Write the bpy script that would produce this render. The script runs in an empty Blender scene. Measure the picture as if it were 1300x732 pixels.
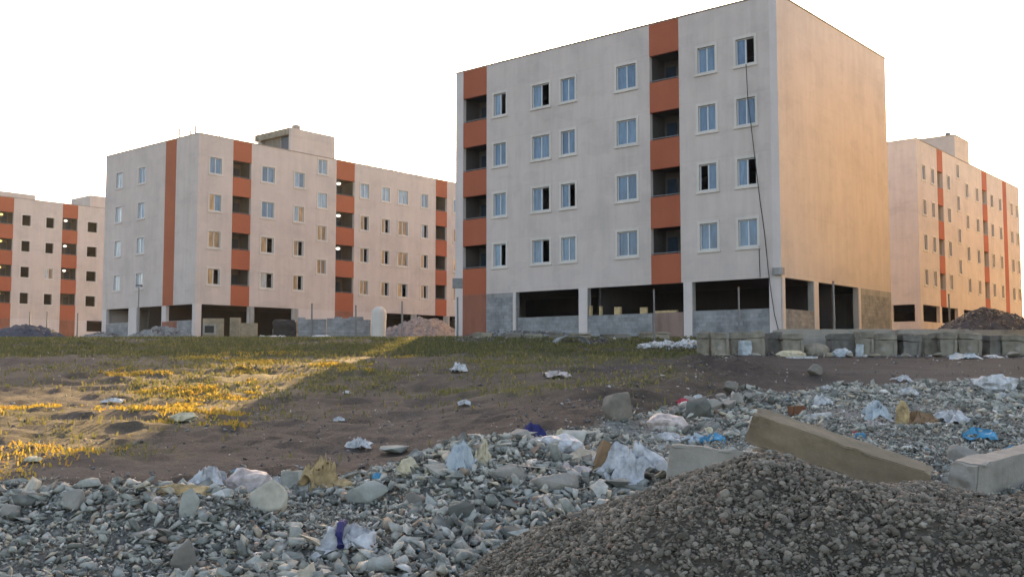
import bpy, bmesh, math, random
import numpy as np
from mathutils import Vector, Matrix
random.seed(7); RNG = np.random.default_rng(11)
R = math.radians
ZO = 1.6                                   # camera height above the ground below it
HAZE = True
S = bpy.context.scene; COL = S.collection

# ------------------------------------------------------------------ camera, light
FPX, PITCH = 1294.0, R(4.1)
cam = bpy.data.cameras.new('camera'); co = bpy.data.objects.new('camera', cam); COL.objects.link(co)
cam.sensor_width = 36; cam.lens = 36*FPX/1300; cam.clip_end = 5000; cam.clip_start = .05
co.location = (0, 0, ZO); co.rotation_euler = (R(90)+PITCH, 0, 0); S.camera = co

SUN_AZ, SUN_EL = R(4.0), R(14.5)
w = bpy.data.worlds.new('World'); S.world = w; w.use_nodes = True
nt = w.node_tree; bg = nt.nodes['Background']
sk = nt.nodes.new('ShaderNodeTexSky'); sk.sky_type = 'NISHITA'; sk.sun_disc = False
sk.sun_elevation = SUN_EL; sk.sun_rotation = SUN_AZ; sk.air_density = .8; sk.dust_density = 5.0; sk.ozone_density = .3
sk.altitude = 1200
tn = nt.nodes.new('ShaderNodeMix'); tn.data_type = 'RGBA'; tn.blend_type = 'MULTIPLY'; tn.inputs[0].default_value = 1; tn.inputs[7].default_value = (1.12, .975, .85, 1)
nt.links.new(sk.outputs[0], tn.inputs[6]); nt.links.new(tn.outputs[2], bg.inputs[0]); bg.inputs[1].default_value = .13
sl = bpy.data.lights.new('sun', 'SUN'); so = bpy.data.objects.new('sun', sl); COL.objects.link(so)
sl.energy = 3.4; sl.angle = R(.6); sl.color = (1.0, .66, .27)
sv = Vector((math.sin(SUN_AZ)*math.cos(SUN_EL), math.cos(SUN_AZ)*math.cos(SUN_EL), math.sin(SUN_EL)))
so.rotation_euler = sv.to_track_quat('Z', 'Y').to_euler(); so.location = (0, 60, 60)
S.view_settings.view_transform = 'Standard'; S.view_settings.look = 'None'
S.view_settings.gamma = 1; S.view_settings.exposure = 2.2
S.render.engine = 'CYCLES'; S.cycles.use_denoising = True
S.cycles.max_bounces = 6; S.cycles.diffuse_bounces = 4

# ------------------------------------------------------------------ noise, terrain
def _h(ix, iy, s):
    n = (ix*374761393 + iy*668265263 + s*974711) & 0x7fffffff
    n = ((n ^ (n >> 13))*1274126177) & 0x7fffffff
    return ((n ^ (n >> 16)) & 0xffff)/65535.0
def vn(x, y, s=0):
    x = np.asarray(x, float); y = np.asarray(y, float)
    ix = np.floor(x).astype(np.int64); iy = np.floor(y).astype(np.int64); fx = x-ix; fy = y-iy
    fx = fx*fx*(3-2*fx); fy = fy*fy*(3-2*fy)
    a = _h(ix, iy, s); b = _h(ix+1, iy, s); c = _h(ix, iy+1, s); d = _h(ix+1, iy+1, s)
    return (a*(1-fx)+b*fx)*(1-fy)+(c*(1-fx)+d*fx)*fy
def fbm(x, y, s=0, o=4):
    t = 0; a = .5; x = np.asarray(x, float); y = np.asarray(y, float)
    for k in range(o): t = t+a*vn(x, y, s+k*17); x = x*2.03+3.1; y = y*2.03+1.7; a *= .5
    return t*2-1+.06
def sm(a, b, x):
    t = np.clip((np.asarray(x, float)-a)/(b-a), 0, 1); return t*t*(3-2*t)
BY = [-60, 0, 6, 10, 20, 30, 42, 50, 65, 81, 118, 200, 900]
BZ = [-1.9, -1.6, -1.52, -1.34, -.84, -.34, .26, 1.1, 1.42, 1.85, 2.3, 3.0, 4.0]
RIDGE = [(-4.6, 9.6), (-2.9, 10.6), (-1.8, 11.6), (-.5, 12.8), (.65, 15), (2.0, 20), (4.6, 27), (5.6, 29)]
def ridge(x, y):
    best = np.full(np.shape(x), 1e9); tt = np.zeros(np.shape(x))
    n = len(RIDGE)-1
    for k in range(n):
        (ax, ay), (bx, by) = RIDGE[k], RIDGE[k+1]
        dx, dy = bx-ax, by-ay; t = np.clip(((x-ax)*dx+(y-ay)*dy)/(dx*dx+dy*dy), 0, 1)
        d = np.hypot(x-ax-t*dx, y-ay-t*dy); m = d < best
        best = np.where(m, d, best); tt = np.where(m, (k+t)/n, tt)
    return best, tt
def rubble_edge(x, y):                    # >0 inside the rubble field
    a = x/np.maximum(y, .5)
    lim = np.interp(a, [-.6, -.35, -.19, -.04, .03, .12, .19, .27, .5], [9.6, 9.4, 10.2, 12.0, 13.3, 16.2, 18.5, 23, 27])
    return lim-y+1.2*fbm(x*.9, y*.5, 5)
def H(x, y):
    x = np.asarray(x, float); y = np.asarray(y, float)
    z = np.interp(y, BY, BZ)
    z = z-.42*sm(1, -2.5, x)*sm(10, 14, y)*sm(36, 24, y)
    d, t = ridge(x, y); wd = .55+1.5*t**3; hh = .20+.22*t**4
    z = z+hh*np.exp(-(d/wd)**2)*(1+.5*fbm(x*2, y*2, 9))
    ins = sm(-.3, 1.2, rubble_edge(x, y))
    z = z+ins*(.10+.16*fbm(x*.9, y*.9, 21))*sm(30, 20, y)
    z = z+.42*np.exp(-(((x+.1)/1.1)**2+((y-10.3)/1.3)**2))+.22*np.exp(-(((x+3.2)/1.4)**2+((y-8.6)/.8)**2))
    z = z+.20*np.exp(-(((x-2.5)/.9)**2+((y-10.0)/1.0)**2))
    fld = sm(12, 18, y)*sm(56, 46, y)
    z = z+fld*(.16*fbm(x*.35, y*.9, 31)+.10*fbm(x*1.3, y*2.4, 33)+.05*fbm(x*4, y*5, 34))*sm(9, 2, x-y*.15)
    z = z+.03*fbm(x*2.3, y*2.3, 41)*sm(60, 30, y)
    return z+ZO
def ray(px, py):
    sx = px-650; sz = 366-py
    Y = FPX*math.cos(PITCH)-sz*math.sin(PITCH); Z = FPX*math.sin(PITCH)+sz*math.cos(PITCH)
    return sx/Y, Z/Y
def gp(px, py, lo=4.5, hi=140):           # the ground point seen at a spot of the photograph
    kx, kz = ray(px, py); ys = np.geomspace(lo, hi, 1500); zs = ZO+kz*ys-H(kx*ys, ys)
    i = np.argmax(zs < 0) if (zs < 0).any() else len(ys)-1
    y = ys[i]; return float(kx*y), float(y), float(H(kx*y, y))
def at(px, y): return ray(px, 455)[0]*y

# ------------------------------------------------------------------ materials
class NB:
    def __init__(s, name):
        s.m = bpy.data.materials.new(name); s.m.use_nodes = True; s.t = s.m.node_tree; s.b = s.t.nodes['Principled BSDF']
        s.b.inputs['Roughness'].default_value = .85; s.b.inputs['Specular IOR Level'].default_value = .3
    def n(s, ty, **k):
        q = s.t.nodes.new(ty)
        for a, v in k.items():
            if a in q.inputs: q.inputs[a].default_value = v
            else: setattr(q, a, v)
        return q
    def l(s, a, b): s.t.links.new(a, b)
    def coord(s, scale=(1, 1, 1), kind='Object'):
        c = s.n('ShaderNodeTexCoord'); mp = s.n('ShaderNodeMapping'); mp.inputs['Scale'].default_value = scale
        s.l(c.outputs[kind], mp.inputs[0]); return mp.outputs[0]
    def noise(s, vec, scale, detail=4, rough=.6):
        q = s.n('ShaderNodeTexNoise'); q.inputs['Scale'].default_value = scale; q.inputs['Detail'].default_value = detail
        q.inputs['Roughness'].default_value = rough; s.l(vec, q.inputs['Vector']); return q.outputs[0]
    def ramp(s, fac, stops):
        r = s.n('ShaderNodeValToRGB'); e = r.color_ramp.elements
        while len(e) < len(stops): e.new(.5)
        for k, (p, c) in enumerate(stops): e[k].position = p; e[k].color = (*c, 1)
        s.l(fac, r.inputs[0]); return r.outputs[0]
    def mix(s, f, a, b, mode='MIX'):
        q = s.n('ShaderNodeMix', data_type='RGBA', blend_type=mode)
        for i, v in ((0, f), (6, a), (7, b)):
            if hasattr(v, 'is_linked'): s.l(v, q.inputs[i])
            elif i: q.inputs[i].default_value = (*v, 1)
            else: q.inputs[i].default_value = v
        return q.outputs[2]
    def col(s, c): s.l(c, s.b.inputs['Base Color'])
    def bump(s, h, st=.3, d=.02):
        q = s.n('ShaderNodeBump'); q.inputs['Strength'].default_value = st; q.inputs['Distance'].default_value = d
        s.l(h, q.inputs['Height']); s.l(q.outputs[0], s.b.inputs['Normal'])
def wall_mat(name, c, dirt=.75, streak=.5, bump=.25, scale=1., joint=False):
    b = NB(name); v = b.coord(); n1 = b.noise(v, .35*scale, 5, .65); n2 = b.noise(b.coord((1.6, 1.6, .18)), 1.2, 4, .7)
    n3 = b.noise(v, 28, 3)
    d = tuple(x*dirt for x in c); l_ = tuple(min(1, x*1.08) for x in c)
    a = b.ramp(n1, [(.3, d), (.5, c), (.72, l_)])
    st = b.ramp(n2, [(.35, (1-.35*streak,)*3), (.6, (1, 1, 1))])
    g = b.ramp(n3, [(.3, (.93, .93, .93)), (.7, (1.04, 1.04, 1.04))])
    a = b.mix(1., a, st, 'MULTIPLY'); a = b.mix(1., a, g, 'MULTIPLY')
    if joint:
        sp = b.n('ShaderNodeSeparateXYZ'); b.l(v, sp.inputs[0]); ad = b.n('ShaderNodeMath', operation='ADD'); b.l(sp.outputs[2], ad.inputs[0]); ad.inputs[1].default_value = -5.95+31
        md = b.n('ShaderNodeMath', operation='MODULO'); b.l(ad.outputs[0], md.inputs[0]); md.inputs[1].default_value = 3.1
        jn = b.ramp(md.outputs[0], [(0, (.82, .80, .78)), (.012, (.84, .82, .8)), (.02, (1, 1, 1))]); a = b.mix(.8, a, jn, 'MULTIPLY')
        pt = b.ramp(b.noise(b.coord((.5, .5, .9)), 1.1, 2, .4), [(.40, (.94, .94, .945)), (.43, (1, 1, 1))]); a = b.mix(.8, a, pt, 'MULTIPLY')
    b.col(a); b.bump(n3, bump, .01); return b.m
def block_mat(name, c, mortar, bw=.42, bh=.2):
    b = NB(name); tc = b.n('ShaderNodeTexCoord'); sp = b.n('ShaderNodeSeparateXYZ'); b.l(tc.outputs['Object'], sp.inputs[0])
    ad = b.n('ShaderNodeMath', operation='ADD'); b.l(sp.outputs[0], ad.inputs[0]); b.l(sp.outputs[1], ad.inputs[1])
    cb = b.n('ShaderNodeCombineXYZ'); b.l(ad.outputs[0], cb.inputs[0]); b.l(sp.outputs[2], cb.inputs[1])
    br = b.n('ShaderNodeTexBrick'); b.l(cb.outputs[0], br.inputs['Vector']); br.inputs['Scale'].default_value = 1
    br.inputs['Brick Width'].default_value = bw; br.inputs['Row Height'].default_value = bh; br.inputs['Mortar Size'].default_value = .012
    br.inputs['Color1'].default_value = (*c, 1); br.inputs['Color2'].default_value = (*[x*.75 for x in c], 1); br.inputs['Mortar'].default_value = (*mortar, 1)
    n = b.noise(b.coord(), 1.1, 5, .7); g = b.ramp(n, [(.3, (.55, .55, .57)), (.65, (1.2, 1.18, 1.15))])
    b.col(b.mix(1., br.outputs[0], g, 'MULTIPLY')); b.bump(br.outputs[1], -.5, .01); return b.m
def stone_mat(name, stops, island=True, rough=.9):
    b = NB(name); b.b.inputs['Roughness'].default_value = rough
    if island: q = b.n('ShaderNodeNewGeometry'); r = q.outputs['Random Per Island']
    else: q = b.n('ShaderNodeObjectInfo'); r = q.outputs['Random']
    c = b.ramp(r, stops); v = b.coord((1, 1, 1)); n = b.noise(v, 9 if island else 3, 5, .7); n2 = b.noise(v, 45 if island else 14, 3)
    g = b.ramp(n, [(.3, (.62, .62, .62)), (.65, (1.22, 1.2, 1.18))]); c = b.mix(1., c, g, 'MULTIPLY')
    b.col(c); b.bump(n2, .5, .01); return b.m
def plain(name, c, rough=.6, metal=0, var=.12, scale=6):
    b = NB(name); b.b.inputs['Roughness'].default_value = rough; b.b.inputs['Metallic'].default_value = metal
    n = b.noise(b.coord(), scale, 4, .65)
    b.col(b.ramp(n, [(.3, tuple(x*(1-var*1.8) for x in c)), (.7, tuple(min(1, x*(1+var)) for x in c))])); return b.m
M = {}
M['plaster'] = wall_mat('beige plaster', (.53, .455, .41), .88, .26, joint=True)
M['plaster_l'] = wall_mat('pale plaster', (.57, .505, .47), .9, .22)
M['orange'] = wall_mat('orange paint', (.34, .095, .045), .88, .12)
M['orange_d'] = wall_mat('faded orange paint', (.27, .105, .065), .7, .6)
M['concrete'] = wall_mat('raw concrete', (.33, .32, .30), .62, .9, .5)
M['block'] = block_mat('concrete block wall', (.27, .275, .28), (.2, .2, .2))
M['brick'] = block_mat('tan brick wall', (.30, .22, .12), (.28, .26, .22), .22, .08)
M['pinkwall'] = wall_mat('pinkish rendered infill', (.24, .165, .135), .7, .7)
M['inside'] = wall_mat('shade dark unfinished interior', (.035, .031, .03), .7, .5)  # the darkness of the rooms is put into this base colour
M['recess'] = wall_mat('shade dark recess plaster', (.075, .065, .058), .8, .4)  # balcony shade painted in: far darker than the facade plaster
M['recess_t'] = wall_mat('tan recess plaster', (.42, .35, .27), .85, .4)
M['trim'] = wall_mat('white window surround', (.56, .51, .455), .9, .2)
M['pvc'] = plain('white window profile', (.52, .53, .54), .35, 0, .05)
def pane(name, c, rough, var=.2):
    b = NB(name); b.b.inputs['Roughness'].default_value = rough; b.b.inputs['Specular IOR Level'].default_value = .6
    n = b.noise(b.coord((2.2, 2.2, .5)), 1.6, 3, .6)
    g = b.ramp(b.n('ShaderNodeObjectInfo').outputs['Random'], [(0, (.65, .68, .72)), (.5, (1, 1, 1)), (1, (1.35, 1.25, 1.15))])
    b.col(b.mix(1., b.ramp(n, [(.3, tuple(x*(1-var*2) for x in c)), (.7, tuple(x*(1+var) for x in c))]), g, 'MULTIPLY')); return b.m
M['B'] = pane('sky tinted blue glass', (.10, .175, .265), .10); M['P'] = pane('pale blue glass', (.23, .33, .42), .12)  # blue of the reflected sky painted into the pane colour
M['T'] = pane('tan curtain behind glass', (.38, .25, .12), .3, .3); M['W'] = pane('white curtain behind glass', (.55, .60, .62), .15)
M['G'] = pane('grey brown glass', (.17, .13, .10), .15)
M['dark'] = plain('dark glass', (.02, .035, .055), .1)
M['metal'] = plain('grey steel', (.16, .16, .165), .5, .6); M['cable'] = plain('black cable', (.03, .03, .03), .6)
M['coping'] = wall_mat('roof coping', (.30, .26, .22), .8, .3)
def emis(name, c, s):
    b = NB(name); b.b.inputs['Emission Color'].default_value = (*c, 1); b.b.inputs['Emission Strength'].default_value = s; return b.m
M['lampy'] = emis('yellow lit lamp', (1, .72, .12), .45); M['lampw'] = emis('white lit lamp', (1, .9, .75), .5)
GREY = [(0, (.11, .11, .095)), (.22, (.20, .205, .18)), (.5, (.32, .325, .285)), (.74, (.43, .425, .38)), (.88, (.46, .41, .31)), (.95, (.24, .17, .12)), (1, (.68, .67, .63))]
M['rub'] = stone_mat('grey green crushed rock', GREY); M['rubo'] = stone_mat('grey rock chunk', GREY[:-1]+[(1, (.42, .40, .34))], False)
M['grav'] = stone_mat('brown grey gravel', [(0, (.085, .074, .056)), (.35, (.135, .118, .092)), (.7, (.185, .163, .13)), (.9, (.26, .23, .185)), (.96, (.15, .10, .075)), (1, (.30, .28, .235))])
M['dirtrub'] = stone_mat('dusty heap rubble', [(0, (.08, .08, .085)), (.4, (.16, .155, .155)), (.75, (.25, .22, .20)), (1, (.5, .48, .46))])
M['boulder'] = stone_mat('brown grey boulder', [(0, (.19, .17, .14)), (1, (.2, .18, .15))], False)
M['precast'] = wall_mat('precast concrete', (.30, .275, .235), .6, .4, .7, 3); M['precast_b'] = wall_mat('brown stained concrete', (.25, .195, .13), .65, .5, .6, 3)
M['oldblock'] = wall_mat('weathered olive concrete', (.27, .24, .185), .6, .8, .7, 4)
M['oldblock_d'] = wall_mat('dark weathered concrete', (.19, .175, .15), .6, .8, .7, 4)
M['white'] = plain('white plastic sheet', (.52, .51, .50), .5, 0, .3, 9); M['pink'] = plain('pinkish plastic', (.50, .42, .38), .5, 0, .3, 8)
M['bluep'] = plain('bright blue plastic', (.07, .27, .43), .4, 0, .3, 9); M['tan'] = plain('torn tan cardboard', (.42, .30, .15), .8, 0, .35, 9)
M['cream'] = plain('cream foam', (.55, .48, .33), .8, 0, .25, 8); M['greysheet'] = plain('grey sheet', (.42, .46, .48), .4, 0, .2, 3)
M['navy'] = plain('navy cloth', (.03, .03, .12), .8); M['brownbox'] = plain('brown cardboard', (.24, .15, .08), .8, 0, .2)
M['blackp'] = plain('black rubber', (.015, .014, .014), .6); M['red'] = plain('red plastic', (.45, .05, .07), .5); M['rust'] = plain('rusty steel', (.16, .07, .035), .8)
M['wood'] = plain('raw timber', (.45, .33, .17), .8, 0, .2)
M['grassY'] = None
def grass_mat(name, stops):
    b = NB(name); q = b.n('ShaderNodeNewGeometry'); c = b.ramp(q.outputs['Random Per Island'], stops); b.col(c)
    b.b.inputs['Roughness'].default_value = .7
    tr = b.n('ShaderNodeBsdfTranslucent'); b.l(c, tr.inputs[0]); mx = b.n('ShaderNodeMixShader'); mx.inputs[0].default_value = .42
    out = b.t.nodes['Material Output']; b.l(b.b.outputs[0], mx.inputs[1]); b.l(tr.outputs[0], mx.inputs[2]); b.l(mx.outputs[0], out.inputs[0]); return b.m
M['grassY'] = grass_mat('yellow flowering weed', [(0, (.36, .28, .05)), (.5, (.50, .36, .06)), (1, (.42, .24, .06))])
M['grassO'] = grass_mat('dry olive grass', [(0, (.14, .135, .05)), (.5, (.20, .175, .065)), (.8, (.125, .14, .05)), (1, (.30, .23, .10))])
M['grassG'] = grass_mat('green weed', [(0, (.08, .095, .035)), (.6, (.12, .125, .05)), (1, (.19, .16, .06))])
def ground_mat():
    b = NB('bare soil'); v = b.coord()
    a1 = b.n('ShaderNodeAttribute', attribute_name='mask'); sp = b.n('ShaderNodeSeparateColor'); b.l(a1.outputs['Color'], sp.inputs[0])
    n1 = b.noise(v, .5, 6, .65); n2 = b.noise(v, 5, 6, .7); n3 = b.noise(v, 26, 5, .75)
    soil = b.ramp(n1, [(.3, (.058, .045, .038)), (.5, (.083, .066, .056)), (.7, (.11, .094, .08))])
    brown = b.ramp(n2, [(.3, (.034, .025, .020)), (.55, (.060, .046, .037)), (.75, (.092, .072, .057))])
    grey = b.ramp(n2, [(.3, (.20, .20, .18)), (.6, (.29, .29, .265)), (.75, (.36, .355, .33))])
    olive = b.ramp(n2, [(.3, (.07, .062, .035)), (.6, (.12, .10, .05)), (.75, (.15, .12, .07))])
    c = b.mix(sp.outputs[1], soil, brown); c = b.mix(sp.outputs[2], c, olive); c = b.mix(sp.outputs[0], c, grey)
    g = b.ramp(n3, [(.3, (.5, .5, .5)), (.58, (1.1, 1.1, 1.1)), (.78, (1.75, 1.68, 1.6))]); c = b.mix(1., c, g, 'MULTIPLY')
    b.col(c); ad = b.n('ShaderNodeMath', operation='ADD'); b.l(n2, ad.inputs[0]); b.l(n3, ad.inputs[1]); b.bump(ad.outputs[0], .9, .06); return b.m
M['ground'] = ground_mat()

# ------------------------------------------------------------------ object helpers
def tag(o, label=None, cat=None, group=None, kind=None):
    for k, v in (('label', label), ('category', cat), ('group', group), ('kind', kind)):
        if v: o[k] = v
    if cat and not kind: o['kind'] = 'thing'
    return o
def link(name, me, mat=None, parent=None, loc=None, rot=None):
    o = bpy.data.objects.new(name, me); COL.objects.link(o)
    if mat is not None:
        for m_ in (mat if isinstance(mat, (list, tuple)) else [mat]): me.materials.append(m_)
    if parent: o.parent = parent
    if loc is not None: o.location = loc
    if rot is not None: o.rotation_euler = rot
    return o
def empty(name, loc, rz=0):
    o = bpy.data.objects.new(name, None); COL.objects.link(o); o.location = loc; o.rotation_euler = (0, 0, rz); o.empty_display_size = .3; return o
class MB:
    def __init__(s): s.v = []; s.f = []
    def quad(s, a, b, c, d): n = len(s.v); s.v += [a, b, c, d]; s.f.append((n, n+1, n+2, n+3))
    def box(s, x0, x1, y0, y1, z0, z1):
        x0, x1 = sorted((x0, x1)); y0, y1 = sorted((y0, y1)); n = len(s.v)
        s.v += [(x0, y0, z0), (x1, y0, z0), (x1, y1, z0), (x0, y1, z0), (x0, y0, z1), (x1, y0, z1), (x1, y1, z1), (x0, y1, z1)]
        s.f += [tuple(n+i for i in q) for q in ((0, 3, 2, 1), (4, 5, 6, 7), (0, 1, 5, 4), (1, 2, 6, 5), (2, 3, 7, 6), (3, 0, 4, 7))]
    def tube(s, pts, r, k=7):
        pts = [Vector(p) for p in pts]; n0 = len(s.v)
        for i, p in enumerate(pts):
            d = (pts[min(i+1, len(pts)-1)]-pts[max(i-1, 0)]).normalized(); a = d.orthogonal().normalized(); b = d.cross(a)
            rr = r[i] if isinstance(r, (list, tuple)) else r
            for j in range(k): t = 2*math.pi*j/k; s.v.append(tuple(p+rr*(math.cos(t)*a+math.sin(t)*b)))
        for i in range(len(pts)-1):
            for j in range(k): s.f.append((n0+i*k+j, n0+i*k+(j+1) % k, n0+(i+1)*k+(j+1) % k, n0+(i+1)*k+j))
        s.f.append(tuple(n0+j for j in reversed(range(k)))); s.f.append(tuple(n0+(len(pts)-1)*k+j for j in range(k)))
    def mesh(s, name):
        me = bpy.data.meshes.new(name); me.from_pydata(s.v, [], s.f); me.update(); return me
    def build(s, name, mat, parent=None, **k): return link(name, s.mesh(name), mat, parent, **k)

# ------------------------------------------------------------------ ground
def ground():
    ys = np.concatenate([np.linspace(-40, 2.5, 12), np.geomspace(3, 62, 330), np.geomspace(64, 900, 60)])
    sp = np.concatenate([-np.geomspace(9, .72, 26), np.linspace(-.68, .68, 300), np.geomspace(.72, 9, 26)])
    Y, A = np.meshgrid(ys, sp, indexing='ij'); X = A*(np.abs(Y)+3)
    Z = H(X, Y); ny, nx = X.shape
    me = bpy.data.meshes.new('ground'); v = np.stack([X, Y, Z], -1).reshape(-1, 3)
    i = np.arange((ny-1)*(nx-1)); r, c = i//(nx-1), i % (nx-1); a = r*nx+c
    f = np.stack([a, a+1, a+nx+1, a+nx], 1)
    me.from_pydata(v.tolist(), [], f.tolist())
    x, y = v[:, 0], v[:, 1]
    d, t = ridge(x, y)
    rub = sm(-.5, .8, rubble_edge(x, y)); br = np.exp(-(d/(1.3+2.2*t))**2)*1.3*sm(2, 6, y)+.35*sm(-.2, .3, fbm(x*.4, y*.7, 51))*sm(20, 30, y)*sm(4, -4, x)+.75*sm(-1.5, -4, x)*sm(11, 14, y)*sm(44, 36, y)*(.6+.6*vn(x*.5, y*1.1, 52))
    gr = grass_mask(x, y)
    colr = np.stack([np.clip(rub, 0, 1), np.clip(br, 0, 1), np.clip(gr*.8, 0, 1), np.ones_like(x)], 1).astype(np.float32)
    at_ = me.color_attributes.new('mask', 'FLOAT_COLOR', 'POINT'); at_.data.foreach_set('color', colr.ravel())
    for p in me.polygons: p.use_smooth = True
    o = link('ground', me, M['ground']); tag(o, kind='structure')
def grass_mask(x, y):
    a = x/np.maximum(y, 1)
    m = sm(-.25, .25, fbm(x*.28+4, y*.16, 61)+.12)*sm(15, 24, y)
    m = np.maximum(m, sm(37, 43, y)*(.35+.65*sm(-.15, .2, fbm(x*.35, y*.8, 67)))); m = m*(.25+.75*sm(-.2, .12, fbm(x*.5, y*.45, 68)))*sm(.24, .12, a+.03*fbm(x, y, 62))*sm(64, 58, y)
    m = np.maximum(m, .9*sm(.0, .3, fbm(x*.6, y*.35, 66)-.05)*sm(11.5, 14, y)*sm(24, 18, y)*sm(-.02, -.1, a))
    return m
ground()

# ------------------------------------------------------------------ loose stones, grass (numpy)
def hull(n, sq, jit, seed):
    r = random.Random(seed); bm = bmesh.new()
    for _ in range(n):
        p = Vector((r.gauss(0, 1), r.gauss(0, 1), r.gauss(0, 1))).normalized()*(1-jit*r.random()); bm.verts.new((p.x, p.y*sq[0], p.z*sq[1]))
    res = bmesh.ops.convex_hull(bm, input=bm.verts)
    bmesh.ops.delete(bm, geom=[e for e in res['geom_interior'] if isinstance(e, bmesh.types.BMVert)], context='VERTS')
    bmesh.ops.triangulate(bm, faces=bm.faces); bm.verts.index_update()
    v = np.array([q.co[:] for q in bm.verts]); f = np.array([[q.index for q in p.verts] for p in bm.faces]); bm.free(); return v, f
ANG = [hull(random.choice((7, 8, 9)), (random.uniform(.45, .95), random.uniform(.22, .6)), .45, 100+i) for i in range(24)]
RND = [hull(22, (random.uniform(.6, .95), random.uniform(.4, .7)), .12, 200+i) for i in range(12)]
def rotm(n, tilt):
    a = RNG.uniform(0, 2*np.pi, n); ax = RNG.normal(0, tilt, n); ay = RNG.normal(0, tilt, n)
    ca, sa = np.cos(a), np.sin(a); z = np.zeros(n); o = np.ones(n)
    Rz = np.stack([np.stack([ca, -sa, z], 1), np.stack([sa, ca, z], 1), np.stack([z, z, o], 1)], 1)
    Rx = np.stack([np.stack([o, z, z], 1), np.stack([z, np.cos(ax), -np.sin(ax)], 1), np.stack([z, np.sin(ax), np.cos(ax)], 1)], 1)
    Ry = np.stack([np.stack([np.cos(ay), z, np.sin(ay)], 1), np.stack([z, o, z], 1), np.stack([-np.sin(ay), z, np.cos(ay)], 1)], 1)
    return Rx @ Ry @ Rz
def scatter_mesh(name, protos, x, y, z, size, tilt=.5):
    n = len(x); Rm = rotm(n, tilt); which = RNG.integers(0, len(protos), n); V = []; F = []; off = 0
    for k, (pv, pf) in enumerate(protos):
        s = np.where(which == k)[0]
        if not len(s): continue
        v = np.einsum('nij,vj->nvi', Rm[s], pv)*size[s, None, None]+np.stack([x[s], y[s], z[s]], 1)[:, None, :]
        f = pf[None]+(np.arange(len(s))*len(pv))[:, None, None]+off
        V.append(v.reshape(-1, 3)); F.append(f.reshape(-1, 3)); off += len(s)*len(pv)
    V = np.concatenate(V); F = np.concatenate(F); return tri_mesh(name, V, F)
def tri_mesh(name, V, F):
    me = bpy.data.meshes.new(name); me.vertices.add(len(V)); me.vertices.foreach_set('co', V.astype(np.float32).ravel())
    me.loops.add(F.size); me.loops.foreach_set('vertex_index', F.astype(np.int32).ravel())
    me.polygons.add(len(F)); me.polygons.foreach_set('loop_start', np.arange(0, F.size, 3, dtype=np.int32))
    me.update(calc_edges=True); return me
# gravel heap in front
GX, GY = 1.62, 4.7
def heap_h(x, y):
    d = np.sqrt(((x-GX)/2.3)**2+((y-GY)/1.75)**2)
    base = H(x, y); h = .90*np.clip(1-d**3.1, 0, None)**1.1
    return base+h*(1+.10*fbm(x*1.7, y*1.7, 72))+.03*fbm(x*5, y*5, 73)*(h > 0)-.02, h
# rubble
def rubble():
    n = 280000; y = 4.2+RNG.random(n)**1.0*24; x = (RNG.random(n)*2-1)*(.56*y+.6)
    e = rubble_edge(x, y)
    dens = sm(-.7, .4, e)*np.where(y < 13, 1, np.clip((13/y)**1.2, 0, 1))
    patch = sm(-.35, .25, fbm(x*.5, y*.4, 81)+.15); dens = dens*np.where(y > 12.5, .25+.75*patch, 1)
    _, hh = heap_h(x, y); dens = dens*(hh < .05)
    dens = dens*np.where((x/y > .44) & (y < 9.5), .25, 1)
    k = RNG.random(n) < dens; x, y = x[k], y[k]
    s = .012+(.045*RNG.random(len(x))**2.4+.10*RNG.random(len(x))**9)*(.4+1.1*vn(x*.7, y*.7, 83)); s *= np.clip(1+.03*(y-8), 1, 1.5)
    z = H(x, y)+s*.25+RNG.random(len(x))*.05*sm(0, 1, rubble_edge(x, y))
    me = scatter_mesh('rubble', ANG, x, y, z, s); o = link('rubble', me, M['rub'])
    tag(o, 'grey green crushed rock rubble spread over the foreground', 'rubble', kind='stuff')
    return len(x)
rubble()
def stray():
    n = 11000; y = 9+RNG.random(n)**1.1*40; x = (RNG.random(n)*2-1)*.54*y
    d, t = ridge(x, y); pr = .10+.9*np.exp(-(d/(.9+1.4*t))**2)+.25*sm(.05, .4, fbm(x*.3, y*.3, 85)); k = (RNG.random(n) < pr) & (rubble_edge(x, y) < .3)
    x, y = x[k], y[k]; s = .015+.05*RNG.random(len(x))**3+.0012*y; z = H(x, y)+s*.2
    o = link('scattered_pebbles', scatter_mesh('scattered_pebbles', ANG, x, y, z, s), M['dirtrub'])
    tag(o, 'loose stones and clods scattered over the bare brown field', 'pebbles', kind='stuff')
stray()
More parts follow.
